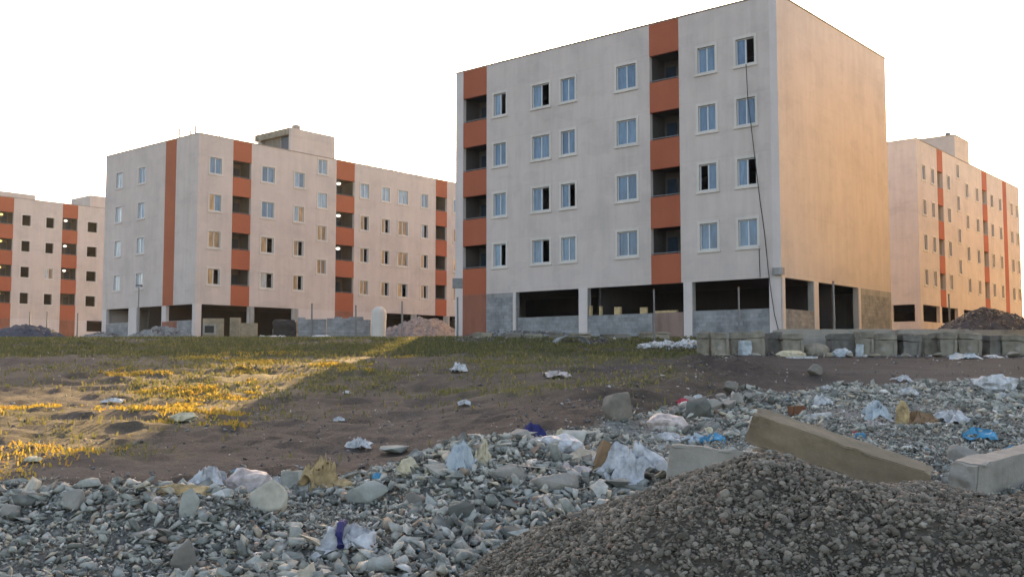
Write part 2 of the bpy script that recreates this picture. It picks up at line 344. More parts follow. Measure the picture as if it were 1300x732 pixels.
def gravel():
    a = np.linspace(-1.02, 1.02, 110); X, Y = np.meshgrid(GX+2.2*a, GY+1.8*a, indexing='ij'); Z, h = heap_h(X, Y); Z = np.where(h <= .004, H(X, Y)-.06, Z-.03)
    V = np.stack([X, Y, Z], -1).reshape(-1, 3); n = len(a); i = np.arange((n-1)**2); r, c = i//(n-1), i % (n-1); q = r*n+c
    F = np.concatenate([np.stack([q, q+n, q+n+1], 1), np.stack([q, q+n+1, q+1], 1)])
    m = 130000; x = GX+(RNG.random(m)*2-1)*2.3; y = 3.2+RNG.random(m)*3.6; z, h = heap_h(x, y)
    k = (h > .004) | (RNG.random(m) < .12*(np.hypot((x-GX)/2.15, (y-GY)/1.75) < 1.12)); x, y, z = x[k], y[k], z[k]
    s = .007+.015*RNG.random(len(x))**1.6+(RNG.random(len(x)) < .02)*.014; z = z+s*.25+.006
    me2 = scatter_mesh('p', RND+ANG, x, y, z, s, .45)
    V2 = np.empty(len(me2.vertices)*3, np.float32); me2.vertices.foreach_get('co', V2); V2 = V2.reshape(-1, 3)
    F2 = np.empty(len(me2.loops), np.int32); me2.loops.foreach_get('vertex_index', F2); F2 = F2.reshape(-1, 3)
    bpy.data.meshes.remove(me2)
    o = link('gravel_heap', tri_mesh('gravel_heap', np.concatenate([V, V2]), np.concatenate([F, F2+len(V)])), M['grav'])
    tag(o, 'brown grey gravel heap filling the lower right corner', 'gravel', kind='stuff')
gravel()
# the larger chunks, each a thing
def chunks():
    ms = []
    for i in range(14):
        v, f = hull(random.choice((8, 9, 10)), (random.uniform(.5, .95), random.uniform(.25, .65)), .4, 300+i)
        bm = bmesh.new(); vs = [bm.verts.new(p) for p in v]; [bm.faces.new([vs[k] for k in q]) for q in f]
        bmesh.ops.bevel(bm, geom=bm.edges[:]+bm.verts[:], offset=.015, segments=1, affect='EDGES', profile=.5)
        me = bpy.data.meshes.new('rubble_chunk'); bm.to_mesh(me); bm.free(); me.materials.append(M['rubo']); ms.append(me)
    r = random.Random(5); n = 6000; y = 5.6+RNG.random(n)**1.3*14; x = (RNG.random(n)*2-1)*.54*y
    hot = np.exp(-(((x+.05)/1.5)**2+((y-9.6)/1.9)**2)); k = (rubble_edge(x, y) > 0) & (heap_h(x, y)[1] < .02) & ~((x/y > .44) & (y < 10)) & ~((y > 13) & (RNG.random(n) < .5)) & (RNG.random(n) < .35+.8*hot)
    x, y, hot = x[k][:292], y[k][:292], hot[k][:292]; z = H(x, y)
    for i in range(len(x)):
        s = (.05+.12*r.random()**3)*(1+.7*hot[i])
        o = bpy.data.objects.new('rubble_chunk', ms[r.randrange(14)]); COL.objects.link(o)
        o.location = (x[i], y[i], z[i]+s*.35); o.rotation_euler = (r.gauss(0, .5), r.gauss(0, .5), r.random()*6.28); o.scale = (s*r.uniform(.8, 1.6), s, s*r.uniform(.6, 1.1))
        tag(o, 'angular grey green chunk of broken rock lying in the rubble', 'rock', 'broken rock chunks in the rubble')
chunks()
def blades(name, x, y, z, hgt, wid, mat, label, lean=.5):
    n = len(x); a = RNG.uniform(0, 2*np.pi, n); dx, dy = np.cos(a), np.sin(a); b = RNG.uniform(0, 2*np.pi, n); L_ = hgt*RNG.random(n)*lean
    p0 = np.stack([x-dx*wid, y-dy*wid, z-.02], 1); p1 = np.stack([x+dx*wid, y+dy*wid, z-.02], 1)
    m_ = np.stack([x+np.cos(b)*L_*.4, y+np.sin(b)*L_*.4, z+hgt*.6], 1); w_ = np.stack([dx*wid*.8, dy*wid*.8, dx*0], 1)
    t = np.stack([x+np.cos(b)*L_, y+np.sin(b)*L_, z+hgt*(1-.2*lean)], 1)
    V = np.stack([p0, p1, m_+w_, m_-w_, t], 1).reshape(-1, 3)
    f = np.array([[0, 1, 2], [0, 2, 3], [3, 2, 4]]); F = (f[None]+(np.arange(n)*5)[:, None, None]).reshape(-1, 3)
    o = link(name, tri_mesh(name, V, F), mat); tag(o, label, 'grass', kind='stuff')
def grass():
    n = 190000; y = 12+RNG.random(n)*47; x = (RNG.random(n)*1.1-.62)*y
    g = grass_mask(x, y); cl = vn(x*1.6, y*1.6, 91)*vn(x*5, y*5, 92); k = RNG.random(n) < g*np.clip(cl*2.9-.35, 0, 1)*(.35+.65*sm(18, 34, y)); x, y = x[k], y[k]
    blades('dry_grass', x, y, H(x, y), (.035+.085*RNG.random(len(x)))*(1+.012*y), .007+.0006*y, M['grassO'], 'olive dry grass covering the middle of the waste ground', .8)
    n = 90000; y = 40+RNG.random(n)*16; x = (RNG.random(n)*.80-.56)*y
    dn = sm(.14, .25, vn(x*.5, y*.5, 93)*.6+.4*vn(x*2, y*2, 94)-.2)*sm(39, 43, y)*sm(.2, .17, x/y)
    for q in ((-2.4, 46), (-4.5, 47), (.5, 47), (7.5, 44)): dn = dn+.8*np.exp(-(((x-q[0])/2)**2+((y-q[1])/2)**2))
    k = RNG.random(n) < dn; x, y = x[k], y[k]
    blades('green_weeds', x, y, H(x, y), .05+.16*RNG.random(len(x))**2, .022, M['grassG'], 'green weeds growing in a strip before the buildings', .7)
    n = 330000; y = 12+RNG.random(n)*31; x = -RNG.random(n)*.60*y
    q = fbm(x*.42+8, y*.38, 95)+.35*fbm(x*1.7, y*1.1, 96); k = (RNG.random(n) < sm(.17, .36, q)*.8) & (x < -2.6-.02*y) & (RNG.random(n) < .12+.88*sm(15.5, 18, y)) & (RNG.random(n) < .55+.4*sm(12, 30, y))
    k &= (x+.07*y > -10.5) & (x-.07*y < -6.6); x, y = x[k], y[k]
    blades('yellow_weeds', x, y, H(x, y), .03+.12*RNG.random(len(x))**1.6, .005+.0006*y, M['grassY'], 'golden yellow flowering weeds in sunlit patches on the left', 1.5)
grass()

# ------------------------------------------------------------------ buildings
def vecR(yaw): a = math.atan2(.7826, .6226)+R(yaw); return a
class House:
    """local x runs along the right-hand facades (v), local y along the left-hand ones (u); heights are absolute."""
    def __init__(s, loc, yaw, U, V, soff, roof, foot, label, cat='building', group=None):
        s.U, s.V, s.soff, s.roof, s.foot = U, V, soff+ZO, roof+ZO, foot+ZO-.9
        s.root = empty('apartment_building', (loc[0], loc[1], 0), vecR(yaw)); tag(s.root, label, cat, group)
        s.open = {'front': [], 'side': [], 'far': [], 'back': []}; s.gopen = {k: [] for k in s.open}; s.gray = {}
    def P(s, face, a, d, h):
        return {'front': (d, a, h), 'side': (a, d, h), 'far': (a, s.U-d, h), 'back': (s.V-d, a, h)}[face]
    def bx(s, mb, face, a0, a1, d0, d1, h0, h1):
        p = s.P(face, a0, d0, h0); q = s.P(face, a1, d1, h1); mb.box(p[0], q[0], p[1], q[1], h0, h1)
    def part(s, name, mat, face, a0, a1, d0, d1, h0, h1, parent=None):
        mb = MB(); s.bx(mb, face, a0, a1, d0, d1, h0, h1); return mb.build(name, mat, parent or s.root)
    def skin(s, mb, face, length, h0, h1, opens, t=.25):
        us = sorted({0, length}|{o[i] for o in opens for i in (0, 1)}); hs = sorted({h0, h1}|{o[i] for o in opens for i in (2, 3)})
        for i in range(len(us)-1):
            for j in range(len(hs)-1):
                ua, ub, ha, hb = us[i], us[i+1], hs[j], hs[j+1]
                if ub-ua < 1e-4 or hb-ha < 1e-4: continue
                cu, ch = (ua+ub)/2, (ha+hb)/2
                if any(o[0] < cu < o[1] and o[2] < ch < o[3] for o in opens): continue
                for d in (0, t): mb.quad(s.P(face, ua, d, ha), s.P(face, ub, d, ha), s.P(face, ub, d, hb), s.P(face, ua, d, hb))
        for (a, b, c, d_) in opens:
            for (p, q) in (((a, c), (a, d_)), ((b, c), (b, d_)), ((a, c), (b, c)), ((a, d_), (b, d_))):
                mb.quad(s.P(face, p[0], 0, p[1]), s.P(face, q[0], 0, q[1]), s.P(face, q[0], t, q[1]), s.P(face, p[0], t, p[1]))
    def window(s, face, a0, a1, h0, h1, kind, trim=True, label=None):
        h0 += ZO; h1 += ZO; s.open[face].append((a0, a1, h0, h1)); mb = MB(); t = .14
        for (x0, x1, z0, z1) in ((a0-t, a0, h0-.1, h1+t), (a1, a1+t, h0-.1, h1+t), (a0, a1, h1, h1+t), (a0, a1, h0-.1, h0)):
            s.bx(mb, face, x0, x1, -.03 if trim else -.012, .02, z0, z1)
        s.bx(mb, face, a0-t-.03, a1+t+.03, -.07, .02, h0-.17, h0-.1)
        wo = mb.build('window', M['trim'] if trim else M['plaster_l'], s.root)
        if label: wo['label'] = label
        if kind == 'KK': return
        f = MB(); e = .05; m = (a0+a1)/2
        for (x0, x1, z0, z1) in ((a0, a0+e, h0, h1), (a1-e, a1, h0, h1), (a0+e, a1-e, h0, h0+e), (a0+e, a1-e, h1-e, h1), (m-.035, m+.035, h0+e, h1-e)): s.bx(f, face, x0, x1, .09, .16, z0, z1)
        f.build('window_frame', M['pvc'], wo)
        # kinds are written as seen from outside, left to right; u grows to the left on front and far
        ks = kind[::-1] if face in ('front', 'back') else kind
        for j, c in enumerate(ks):
            if c == 'K': continue
            x0, x1 = (a0+e, m-.035) if j == 0 else (m+.035, a1-e)
            s.part('pane', M[c], face, x0, x1, .12, .13, h0+e, h1-e, wo)
    def balcony(s, face, a0, a1, rows, mat='orange', rec='recess', low=None, lamp=None, deep=1.5):
        low = (s.soff if low is None else low+ZO); rows = sorted((r0+ZO, r1+ZO) for r0, r1 in rows)
        s.open[face].append((a0, a1, s.soff, s.roof-.02)); edges = [low]
        prev = s.soff
        for r0, r1 in rows+[(s.roof, None)]:
            top = r0 if r1 else s.roof-.022
            s.part('balcony_panel', M[mat], face, a0+.002, a1-.002, -.012, .16, prev, top); prev = r1
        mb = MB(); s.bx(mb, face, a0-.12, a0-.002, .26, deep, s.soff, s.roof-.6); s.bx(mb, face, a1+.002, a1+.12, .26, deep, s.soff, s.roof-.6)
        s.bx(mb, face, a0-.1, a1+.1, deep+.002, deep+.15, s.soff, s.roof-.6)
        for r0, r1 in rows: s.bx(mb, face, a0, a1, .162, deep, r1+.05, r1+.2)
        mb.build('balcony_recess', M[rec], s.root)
        for r0, r1 in rows:
            m = (a0+a1)/2; d = MB(); s.bx(d, face, m+.15, m+.75 if a1-a0 > 1.7 else m+.5, deep-.05, deep-.002, r0-.9, r1-.35); d.build('balcony_door', M['dark'], s.root)
            rl = MB(); s.bx(rl, face, a0, a1, .02, .06, r0+.06, r0+.1); rl.build('balcony_rail', M['metal'], s.root)
            if lamp and (r0, r1) != rows[0] or lamp == 'lampy':
                p = s.P(face, a0+.35*(a1-a0), .6, r1-.30); bm = bmesh.new(); bmesh.ops.create_icosphere(bm, subdivisions=2, radius=.17)
                for v in bm.verts: v.co = Vector((v.co.x*1.25+p[0], v.co.y*1.25+p[1], v.co.z*.8+p[2]))
                me = bpy.data.meshes.new('ceiling_lamp'); bm.to_mesh(me); bm.free(); link('ceiling_lamp', me, M[lamp], s.root)
    def bay(s, face, a0, a1, h0, h1=None): s.gopen[face].append((a0, a1, h0+ZO if h0 is not None else s.foot, (h1+ZO if h1 else s.soff)))
    def finish(s, base='concrete', faces=('front', 'side', 'far', 'back')):
        mb = MB()
        for f in faces: s.skin(mb, f, s.U if f in ('front', 'back') else s.V, s.soff, s.roof, s.open[f])
        mb.build('facade_wall', M['plaster'], s.root)
        g = MB()
        for f in faces: s.skin(g, f, s.U if f in ('front', 'back') else s.V, s.foot, s.soff-.003, s.gopen[f], .3)
        g.build('ground_floor_wall', M[base], s.root)
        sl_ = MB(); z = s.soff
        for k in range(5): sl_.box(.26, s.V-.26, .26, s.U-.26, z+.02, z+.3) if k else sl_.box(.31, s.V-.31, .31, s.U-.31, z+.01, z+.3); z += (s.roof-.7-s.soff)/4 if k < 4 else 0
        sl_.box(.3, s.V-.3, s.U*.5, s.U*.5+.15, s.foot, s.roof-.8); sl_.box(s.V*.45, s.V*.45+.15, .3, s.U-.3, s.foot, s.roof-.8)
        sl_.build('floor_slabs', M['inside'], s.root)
        c = MB(); e = .04
        for f in faces:
            ln = s.U if f in ('front', 'back') else s.V
            s.bx(c, f, -e if f in ('front', 'back') else .3, ln+e if f in ('front', 'back') else ln-.3, -e, .3, s.roof+.003, s.roof+.07)
        c.build('coping', M['coping'], s.root)
ROWS = lambda b0, b1, n=4, st=3.1: [(b0+st*i, b1+st*i) for i in range(n)]

# ---- the near block
A = House((13.26, 50.0), -1.99, 22.17, 14.7, 4.15, 18.44, 1.2, 'nearest five storey apartment block with grey beige front and golden blank right wall')
wz = [(5.80, 7.16), (8.91, 10.28), (12.03, 13.39), (15.16, 16.5)]
KA = {'A': (17.92, 18.92, 'PK BB BB BK'), 'B': (14.54, 15.83, 'BK BB BK BK'), 'C': (12.64, 13.66, 'BB BB BK BB'), 'D': (8.42, 9.72, 'BB BB BB BB'), 'E': (3.50, 4.52, 'BB BB KB BB'), 'F': (1.25, 2.29, 'BK BB BK BB')}
for a0, a1, ks in KA.values():
    for i, k in enumerate(ks.split()): A.window('front', a0, a1, *wz[3-i], k)
A.balcony('front', 19.52, 21.5, [(5.78, 7.23), (8.88, 10.35), (11.95, 13.5), (15.09, 16.65)])
A.balcony('front', 5.68, 7.53, [(5.73, 7.17), (8.85, 10.38), (11.99, 13.52), (15.18, 16.67)])
A.bay('front', 12.42, 17.1, 2.62); A.bay('front', 5.54, 11.78, 2.6); A.bay('front', .66, 5.0, 2.63)
A.bay('side', .34, 3.67, 2.6); A.bay('side', 4.25, 9.6, None)
A.finish()
A.part('painted_strip', M['orange_d'], 'front', 19.52, 21.5, -.012, .0, A.foot, A.soff-.004)
A.part('block_infill', M['block'], 'front', 17.35, 19.5, -.02, -.001, A.foot, A.soff-.25)
A.part('block_infill', M['block'], 'front', 7.5, 11.76, -.02, -.001, A.foot, 2.6+ZO); A.part('block_infill', M['pinkwall'], 'front', 5.56, 7.48, -.02, -.001, A.foot, 2.6+ZO)
A.part('block_infill', M['block'], 'front', .68, 4.98, -.02, -.001, A.foot, 2.62+ZO); A.part('block_infill', M['block'], 'front', 12.44, 17.08, -.012, -.001, A.foot, 2.6+ZO)
A.part('block_infill', M['block'], 'side', .36, 3.65, -.02, -.001, A.foot, 2.59+ZO); A.part('block_infill', M['block'], 'side', 9.9, 14.3, -.012, -.001, A.foot, A.soff-.35)
for a0, a1 in ((5.02, 5.52), (11.8, 12.4), (17.12, 17.33), (.02, .64)): A.part('pillar', M['plaster_l'], 'front', a0, a1, -.05, -.002, A.foot, A.soff-.004)
for a0, a1 in ((.0, .3), (3.7, 4.22), (9.62, 9.88)): A.part('pillar', M['plaster_l'], 'side', a0, a1, -.05, -.002, A.foot, A.soff-.004)
A.part('corner_band', M['plaster_l'], 'front', .0, .42, -.008, -.001, A.soff, A.roof); A.part('corner_band', M['plaster_l'], 'front', 21.52, 22.17, -.008, -.001, A.foot, A.roof)
for h in (8.6, 11.7, 14.8): pass
for a, hh in ((11.6, .55), (10.9, .5), (9.6, .42), (7.9, .34)): A.part('timber_post', M['wood'], 'front', a, a+(.14 if a > 10 else .42), .05, .2, 2.6+ZO, 2.6+ZO+hh)
A.part('timber_post', M['wood'], 'front', 6.0, 7.4, .02, .2, 2.6+ZO, 2.72+ZO)
cb = MB(); cb.tube([A.P('front', u, -.12-.1*math.sin(k), h+ZO) for k, (u, h) in enumerate(((1.66, 15.1), (1.55, 13.3), (1.40, 12), (1.25, 10.2), (1.05, 8), (.85, 6.4), (.66, 4.6), (.5, 3.6), (.3, 2.3), (.1, 1.4)))], .022, 5)
cb.tube([A.P('front', 1.15, -.05, 5.75+ZO), A.P('front', 1.12, -.05, 4.2+ZO)], .02, 5)
cb.build('hanging_cable', M['cable'], A.root)
eb = MB(); A.bx(eb, 'front', -.2, .35, -.3, -.055, 4.25+ZO, 4.6+ZO); eb.build('meter_box', M['concrete'], A.root)

# ---- the long block with the stair tower, left of centre
B = House((-25.43, 81.7), -1.67, 14.8, 37.5, 4.63, 18.48, 1.7, 'long five storey apartment block with roof stair tower and three orange balcony stacks')
wb = [(6.27, 7.56), (9.30, 10.62), (12.33, 13.66), (15.40, 16.72)]
for a0, a1, ks, f in ((11.9, 12.9, 'WW WW WW WW', 'front'), (8.1, 9.15, 'PP PP WP WW', 'front'), (1.1, 2.2, 'BB TB TT TK', 'side'), (6.23, 7.52, 'BB BB TK PK', 'side'), (9.68, 10.73, 'PB PT TK TK', 'side'),
                      (17.37, 18.39, 'PP TK TK TG', 'side'), (20.06, 21.06, 'PP TK TK TK', 'side'), (22.24, 23.5, 'PP TG TG TK', 'side'), (25.37, 26.31, 'PP PK TK TK', 'side'), (30.05, 31.0, 'PP TG TG TT', 'side'), (33.2, 34.2, 'PP TK TK TT', 'side')):
    for i, k in enumerate(ks.split()): B.window(f, a0, a1, *wb[3-i], k, f == 'side')
for i, k in enumerate('PP PP TT TG'.split()): B.window('side', 12.3, 13.3, *[(16.96, 18.25), (13.87, 15.19), (10.91, 12.21), (7.88, 9.15)][i], k)
B.balcony('side', 3.3, 5.12, [(6.29, 7.67), (9.3, 10.72), (12.35, 13.8), (15.37, 16.78)])
B.balcony('side', 14.42, 16.6, [(6.29, 7.74), (9.25, 10.7), (12.32, 13.76), (15.3, 16.75)], lamp='lampw')
B.balcony('side', 27.42, 29.05, [(6.29, 7.74), (9.25, 10.7), (12.32, 13.76), (15.3, 16.75)])
B.bay('front', 10.25, 14.05, 3.36); B.bay('front', 4.96, 8.93, None); B.bay('front', .42, 4.32, 3.32)
B.bay('side', .58, 5.12, None); B.bay('side', 5.65, 9.75, None); B.bay('side', 20.76, 24.28, None); B.bay('side', 24.82, 28.85, None); B.bay('side', 29.5, 34, None)
B.finish('plaster_l')
B.part('painted_strip', M['orange'], 'front', 3.25, 4.85, -.015, 0, B.soff, B.roof)
B.part('painted_strip', M['orange_d'], 'front', 2.6, 4.85, -.012, 0, B.foot, 3.3+ZO)
B.part('painted_strip', M['orange_d'], 'side', 14.42, 16.6, -.012, 0, B.foot, B.soff-.004)
for a0, a1, h in ((10.27, 14.03, 3.34), (.44, 2.58, 3.30)): B.part('block_infill', M['block'], 'front', a0, a1, -.02, -.001, B.foot, h+ZO)
for a in (5.14, 9.77, 24.3, 28.87): B.part('pillar', M['concrete'], 'side', a, a+.5, -.04, -.002, B.foot, B.soff-.004)
# stair tower on the roof
for (n_, m_, x0, x1, y0, y1, z0, z1) in (('tower_wall', 'plaster', 9.15, 14.2, .0, .25, 18.485, 20.0), ('tower_wall', 'plaster', 13.95, 14.2, .252, 4.8, 18.0, 20.0), ('tower_wall', 'plaster', 9.15, 13.948, 4.55, 4.8, 17.9, 20.0),
                                         ('tower_window', 'dark', 9.45, 9.5, .252, 1.7, 18.2, 20.0), ('tower_wall', 'oldblock_d', 9.45, 9.6, 1.702, 4.548, 17.9, 20.0), ('tower_roof', 'oldblock', 9.1, 14.25, .25, 5.2, 20.003, 20.6),
                                         ('tower_roof', 'plaster', 9.15, 14.2, .0, .248, 20.003, 20.6)):
    q = MB(); q.box(x0, x1, y0, y1, z0+ZO, z1+ZO); q.build(n_, M[m_], B.root)
q = MB(); q.box(10.6, 11.15, 1.2, 1.75, 20.6+ZO, 21.3+ZO); q.build('chimney', M['concrete'], B.root)
q = MB(); q.tube([(10.9, 1.5, 21.3+ZO), (10.9, 1.5, 23.0+ZO)], .06, 5); q.tube([(10.6, 1.5, 22.3+ZO), (11.2, 1.5, 22.3+ZO)], .02, 5); q.build('antenna', M['metal'], B.root)
for (x, y, h, a) in ((.3, 3.4, .9, .3), (.3, 1.0, .8, 0), (2.3, .5, .75, 0), (18.8, .6, .9, 0), (22, .6, .6, 0), (.3, 1.7, .45, 0)):
    q = MB(); q.tube([(x, y, 18.4+ZO), (x, y, 18.55+h+ZO)], .07, 5)
    if a: q.tube([(x-.02, y+a, 18.8+ZO), (x, y-.05, 18.95+ZO)], .04, 5)
    q.build('roof_rod', M['metal'], B.root)

# ---- the far block on the left edge
C_ = House((-57.19, 119.18), -1.99, 13, 34, 5.0, 19.06, 2.1, 'distant beige apartment block at the left edge with square unglazed windows')
C_.root.location = (-57.19-.649*14, 119.18-.760*14, 0)     # the measured corner sits 14 m along its facade
o14 = 14
wf = [(6.77, 8.03), (9.86, 11.09), (12.9, 14.13), (15.94, 17.18)]
for a0, a1, ks in ((-.5, .5, 'KK KK KK KK'), (2.33, 3.3, 'KK KK WG KK'), (7.45, 8.7, 'KK KK KK KK'), (11.4, 12.4, 'KK KK KK KK'), (-5.6, -4.6, 'KK KK KK KK')):
    for i, k in enumerate(ks.split()): C_.window('side', o14+a0, o14+a1, *wf[3-i], k)
C_.balcony('side', o14-3.3, o14-1.5, [(6.75, 8.15), (9.8, 11.2), (12.85, 14.25), (15.9, 17.35)], lamp='lampy')
C_.balcony('side', o14+4.3, o14+6.2, [(6.8, 8.2), (9.87, 11.3), (12.9, 14.3), (15.9, 17.4)], lamp='lampw')
C_.bay('side', o14+7.7, o14+10.6, 3.7); C_.finish('plaster_l')
C_.part('painted_strip', M['orange_d'], 'side', o14-3.3, o14-1.5, -.012, 0, C_.foot, C_.soff-.004); C_.part('painted_strip', M['orange_d'], 'side', o14+4.3, o14+6.2, -.012, 0, C_.foot, C_.soff-.004)
q = MB(); q.box(o14-6, o14+.95, .0, 4.5, 19.063+ZO+.07, 19.68+ZO); q.build('tower_wall', M['plaster'], C_.root)
q = MB(); q.box(o14+7.7, o14+13, .0, 5, 19.063+ZO+.07, 20.54+ZO); q.build('tower_wall', M['plaster'], C_.root)

# ---- the block on the right edge
D = House((34.74, 86.5), -1.58, 13, 33.3, 4.87, 19.1, 1.9, 'tan apartment block on the right edge, glowing yellow towards its far end')
wr = [(6.61, 7.9), (9.65, 10.94), (12.75, 14.0), (15.78, 17.03)]
for a0, a1, ks in ((1.25, 2.1, 'GG KG GG KG'), (3.65, 4.4, 'GG GG GG GG'), (8.1, 8.9, 'GG GG GG GG'), (13.7, 14.5, 'GG GG GG GG'), (17.0, 17.8, 'GG KG KG KG'), (22.1, 22.95, 'TG GG GG GG'), (25.2, 26.0, 'TG TG TG TG'), (29.5, 30.4, 'TT TG TG TG'), (31.8, 32.6, 'TT TT TT TT')):
    for i, k in enumerate(ks.split()): D.window('side', a0, a1, *wr[3-i], k, True)
for i in range(4): D.window('side', 11.0, 11.75, *[(17.3, 18.5), (14.2, 15.5), (11.15, 12.4), (8.2, 9.5)][i], 'GG')
D.balcony('side', 5.35, 6.9, [(6.4, 7.85), (9.45, 10.95), (12.6, 14.05), (15.6, 17.1)], rec='recess_t', deep=.7)
D.balcony('side', 19.2, 20.85, [(6.25, 7.9), (9.45, 11.0), (12.65, 14.1), (15.75, 17.2)], rec='recess_t', deep=.7)
D.open['side'] = [o for o in D.open['side']]
D.bay('front', .5, 2.4, 3.42); D.bay('front', 3, 6, 3.42); D.bay('side', .6, 5.0, 3.42); D.bay('side', 5.6, 10.2, 3.42); D.bay('side', 12, 16, None)
D.finish('plaster')
D.part('painted_strip', M['orange'], 'side', 26.7, 28.1, -.012, 0, D.soff, D.roof)
for (n_, m_, x0, x1, y0, y1, z0, z1) in (('tower_wall', 'plaster', 10.75, 15.2, .0, 9.5, 19.105, 21.26), ('coping', 'coping', 10.7, 15.25, -.05, 9.55, 21.263, 21.33)):
    q = MB(); q.box(x0, x1, y0, y1, z0+ZO+(.072 if n_ == 'tower_wall' else 0), z1+ZO); q.build(n_, M[m_], D.root)
q = MB(); q.box(11.3, 11.7, .6, 1.0, 21.33+ZO, 21.7+ZO); q.tube([(11.5, .8, 21.7+ZO), (11.5, .8, 22.6+ZO)], .05, 5); q.tube([(11.2, .8, 22.3+ZO), (11.8, .8, 22.3+ZO)], .02, 5); q.build('antenna', M['metal'], D.root)
for x in (16.5, 17.2, 25.5): q = MB(); q.tube([(x, .5, 19.1+ZO), (x, .5, 19.8+ZO)], .03, 5); q.build('roof_rod', M['metal'], D.root)

# ---- the facing block out of frame to the right: its sunlit wall throws the golden light on the blank wall
ex, ey = 13.26+.760*12.5+.649*(-1.5), 50-.649*12.5+.760*(-1.5)
E_ = House((ex+.760*14, ey-.649*14), -1.99, 14, 95, 4.15, 18.4, 1.0, 'sunlit apartment block facing the golden wall from beyond the right edge')
for a in range(2, 92, 5):
    for h0, h1 in wz: E_.window('far', a, a+1.3, h0, h1, 'BB')
for a, k in ((1.3, 'BB'), (4.6, 'BK'), (8.4, 'BB'), (11.2, 'KB')):
    for h0, h1 in wz: E_.window('front', a, a+1.2, h0, h1, k)
E_.bay('front', 1, 4.6, 2.6); E_.bay('front', 5.2, 8.8, 2.6); E_.bay('front', 9.4, 13, 2.6)
M['ochre'] = wall_mat('bounce tint yellow', (.74, .60, .30), .9, .3)  # unseen wall's yellow invented to warm the light it bounces
_p = M['plaster']; M['plaster'] = M['ochre']; E_.finish('plaster'); M['plaster'] = _p

# ------------------------------------------------------------------ loose things
from mathutils import noise as MN
def finish_mesh(bm, name, smooth=False):
    me = bpy.data.meshes.new(name); bm.to_mesh(me); bm.free()
    if smooth:
        for p in me.polygons: p.use_smooth = True
    return me
def zat(px, py, y): return ZO+ray(px, py)[1]*y
def lump(name, px, py, wpx, hpx, mat, label, cat, seed=0, depth=.8, amp=.45, freq=2.2, sub=3, rot=0, group=None, smooth=False, y=None):
    """a crumpled or rocky body: wpx, hpx are only used to size it where it lies"""
    if y is None: x, y, z = gp(px, py)
    else: x = at(px, y); z = float(H(x, y))
    sx = wpx/FPX*y/2; sz = hpx/FPX*y/2; bm = bmesh.new(); bmesh.ops.create_icosphere(bm, subdivisions=sub, radius=1)
    o_ = Vector((seed*7.3, seed*3.1, seed*1.7))
    for v in bm.verts:
        d = v.co.normalized(); q = d*freq+o_
        n = MN.noise(q)*.9+.55*(.5-abs(MN.noise(q*2.1)))+.35*(.5-abs(MN.noise(q*4.7)))
        v.co = d*(1+amp*n)
        v.co = Vector((v.co.x*sx, v.co.y*sx*depth, max(v.co.z, -.55)*sz))
    o = link(name, finish_mesh(bm, name, smooth), M[mat] if isinstance(mat, str) else mat, None, (x, y, z+sz*.5), (0, 0, rot))
    tag(o, label, cat, group); return o
def sheet_mesh(name, P, th=.004):
    """P: n x m grid of points; gives a closed thin body"""
    n, m = P.shape[:2]; V = np.concatenate([P.reshape(-1, 3), P.reshape(-1, 3)-np.array([0, 0, th])]); N = n*m; F = []
    id_ = lambda i, j: i*m+j
    for i in range(n-1):
        for j in range(m-1):
            q = (id_(i, j), id_(i+1, j), id_(i+1, j+1), id_(i, j+1)); F.append(q); F.append(tuple(N+k for k in reversed(q)))
    b = [id_(i, 0) for i in range(n)]+[id_(n-1, j) for j in range(1, m)]+[id_(i, m-1) for i in range(n-2, -1, -1)]+[id_(0, j) for j in range(m-2, 0, -1)]
    for k in range(len(b)): a, c = b[k], b[(k+1) % len(b)]; F.append((a, a+N, c+N, c))
    me = bpy.data.meshes.new(name); me.from_pydata(V.tolist(), [], F); me.update()
    for p in me.polygons: p.use_smooth = True
    return me
def rag(name, px, py, wpx, hpx, mat, label, cat, seed=0, depth=.8, rot=0, fold=1.0, tilt=.12, group=None, lift=0):
    """a thin sheet crumpled into sharp folds, with real thickness"""
    x, y, z = gp(px, py); W = wpx/FPX*y; Hh = hpx/FPX*y; n = 40; P = np.zeros((n, n, 3))
    for i in range(n):
        for j in range(n):
            u, v = i/(n-1)-.5, j/(n-1)-.5; r = math.hypot(u, v)+1e-6; cu, cv = u/r, v/r
            e = 1+.55*MN.noise(Vector((seed+cu*1.6, cv*1.6, 3.3)))+.25*MN.noise(Vector((seed+cu*5, cv*5, 7)))
            q = Vector((u*1.7+seed*5.1, v*1.9, seed)); q = q+Vector((MN.noise(q*1.9), MN.noise(q*1.9+Vector((5, 0, 0))), 0))*.5
            r1 = 1-abs(MN.noise(q))*2.6; r2 = 1-abs(MN.noise(q*2.7))*2.4; r3 = 1-abs(MN.noise(q*5))*2
            hh = (.62*r1+.22*r2+.07*r3)*fold*max(0, 1-2.4*r*r)+.03*r3
            P[i, j] = (u*W*e+.14*W*MN.noise(q*1.5), v*W*depth*e+.12*W*MN.noise(q*1.7+Vector((9, 0, 0))), max(-.02, hh)*Hh+v*tilt*W)
    o = link(name, sheet_mesh(name, P), M[mat], None, (x, y, z+.02+lift), (0, 0, rot)); tag(o, label, cat, group); return o
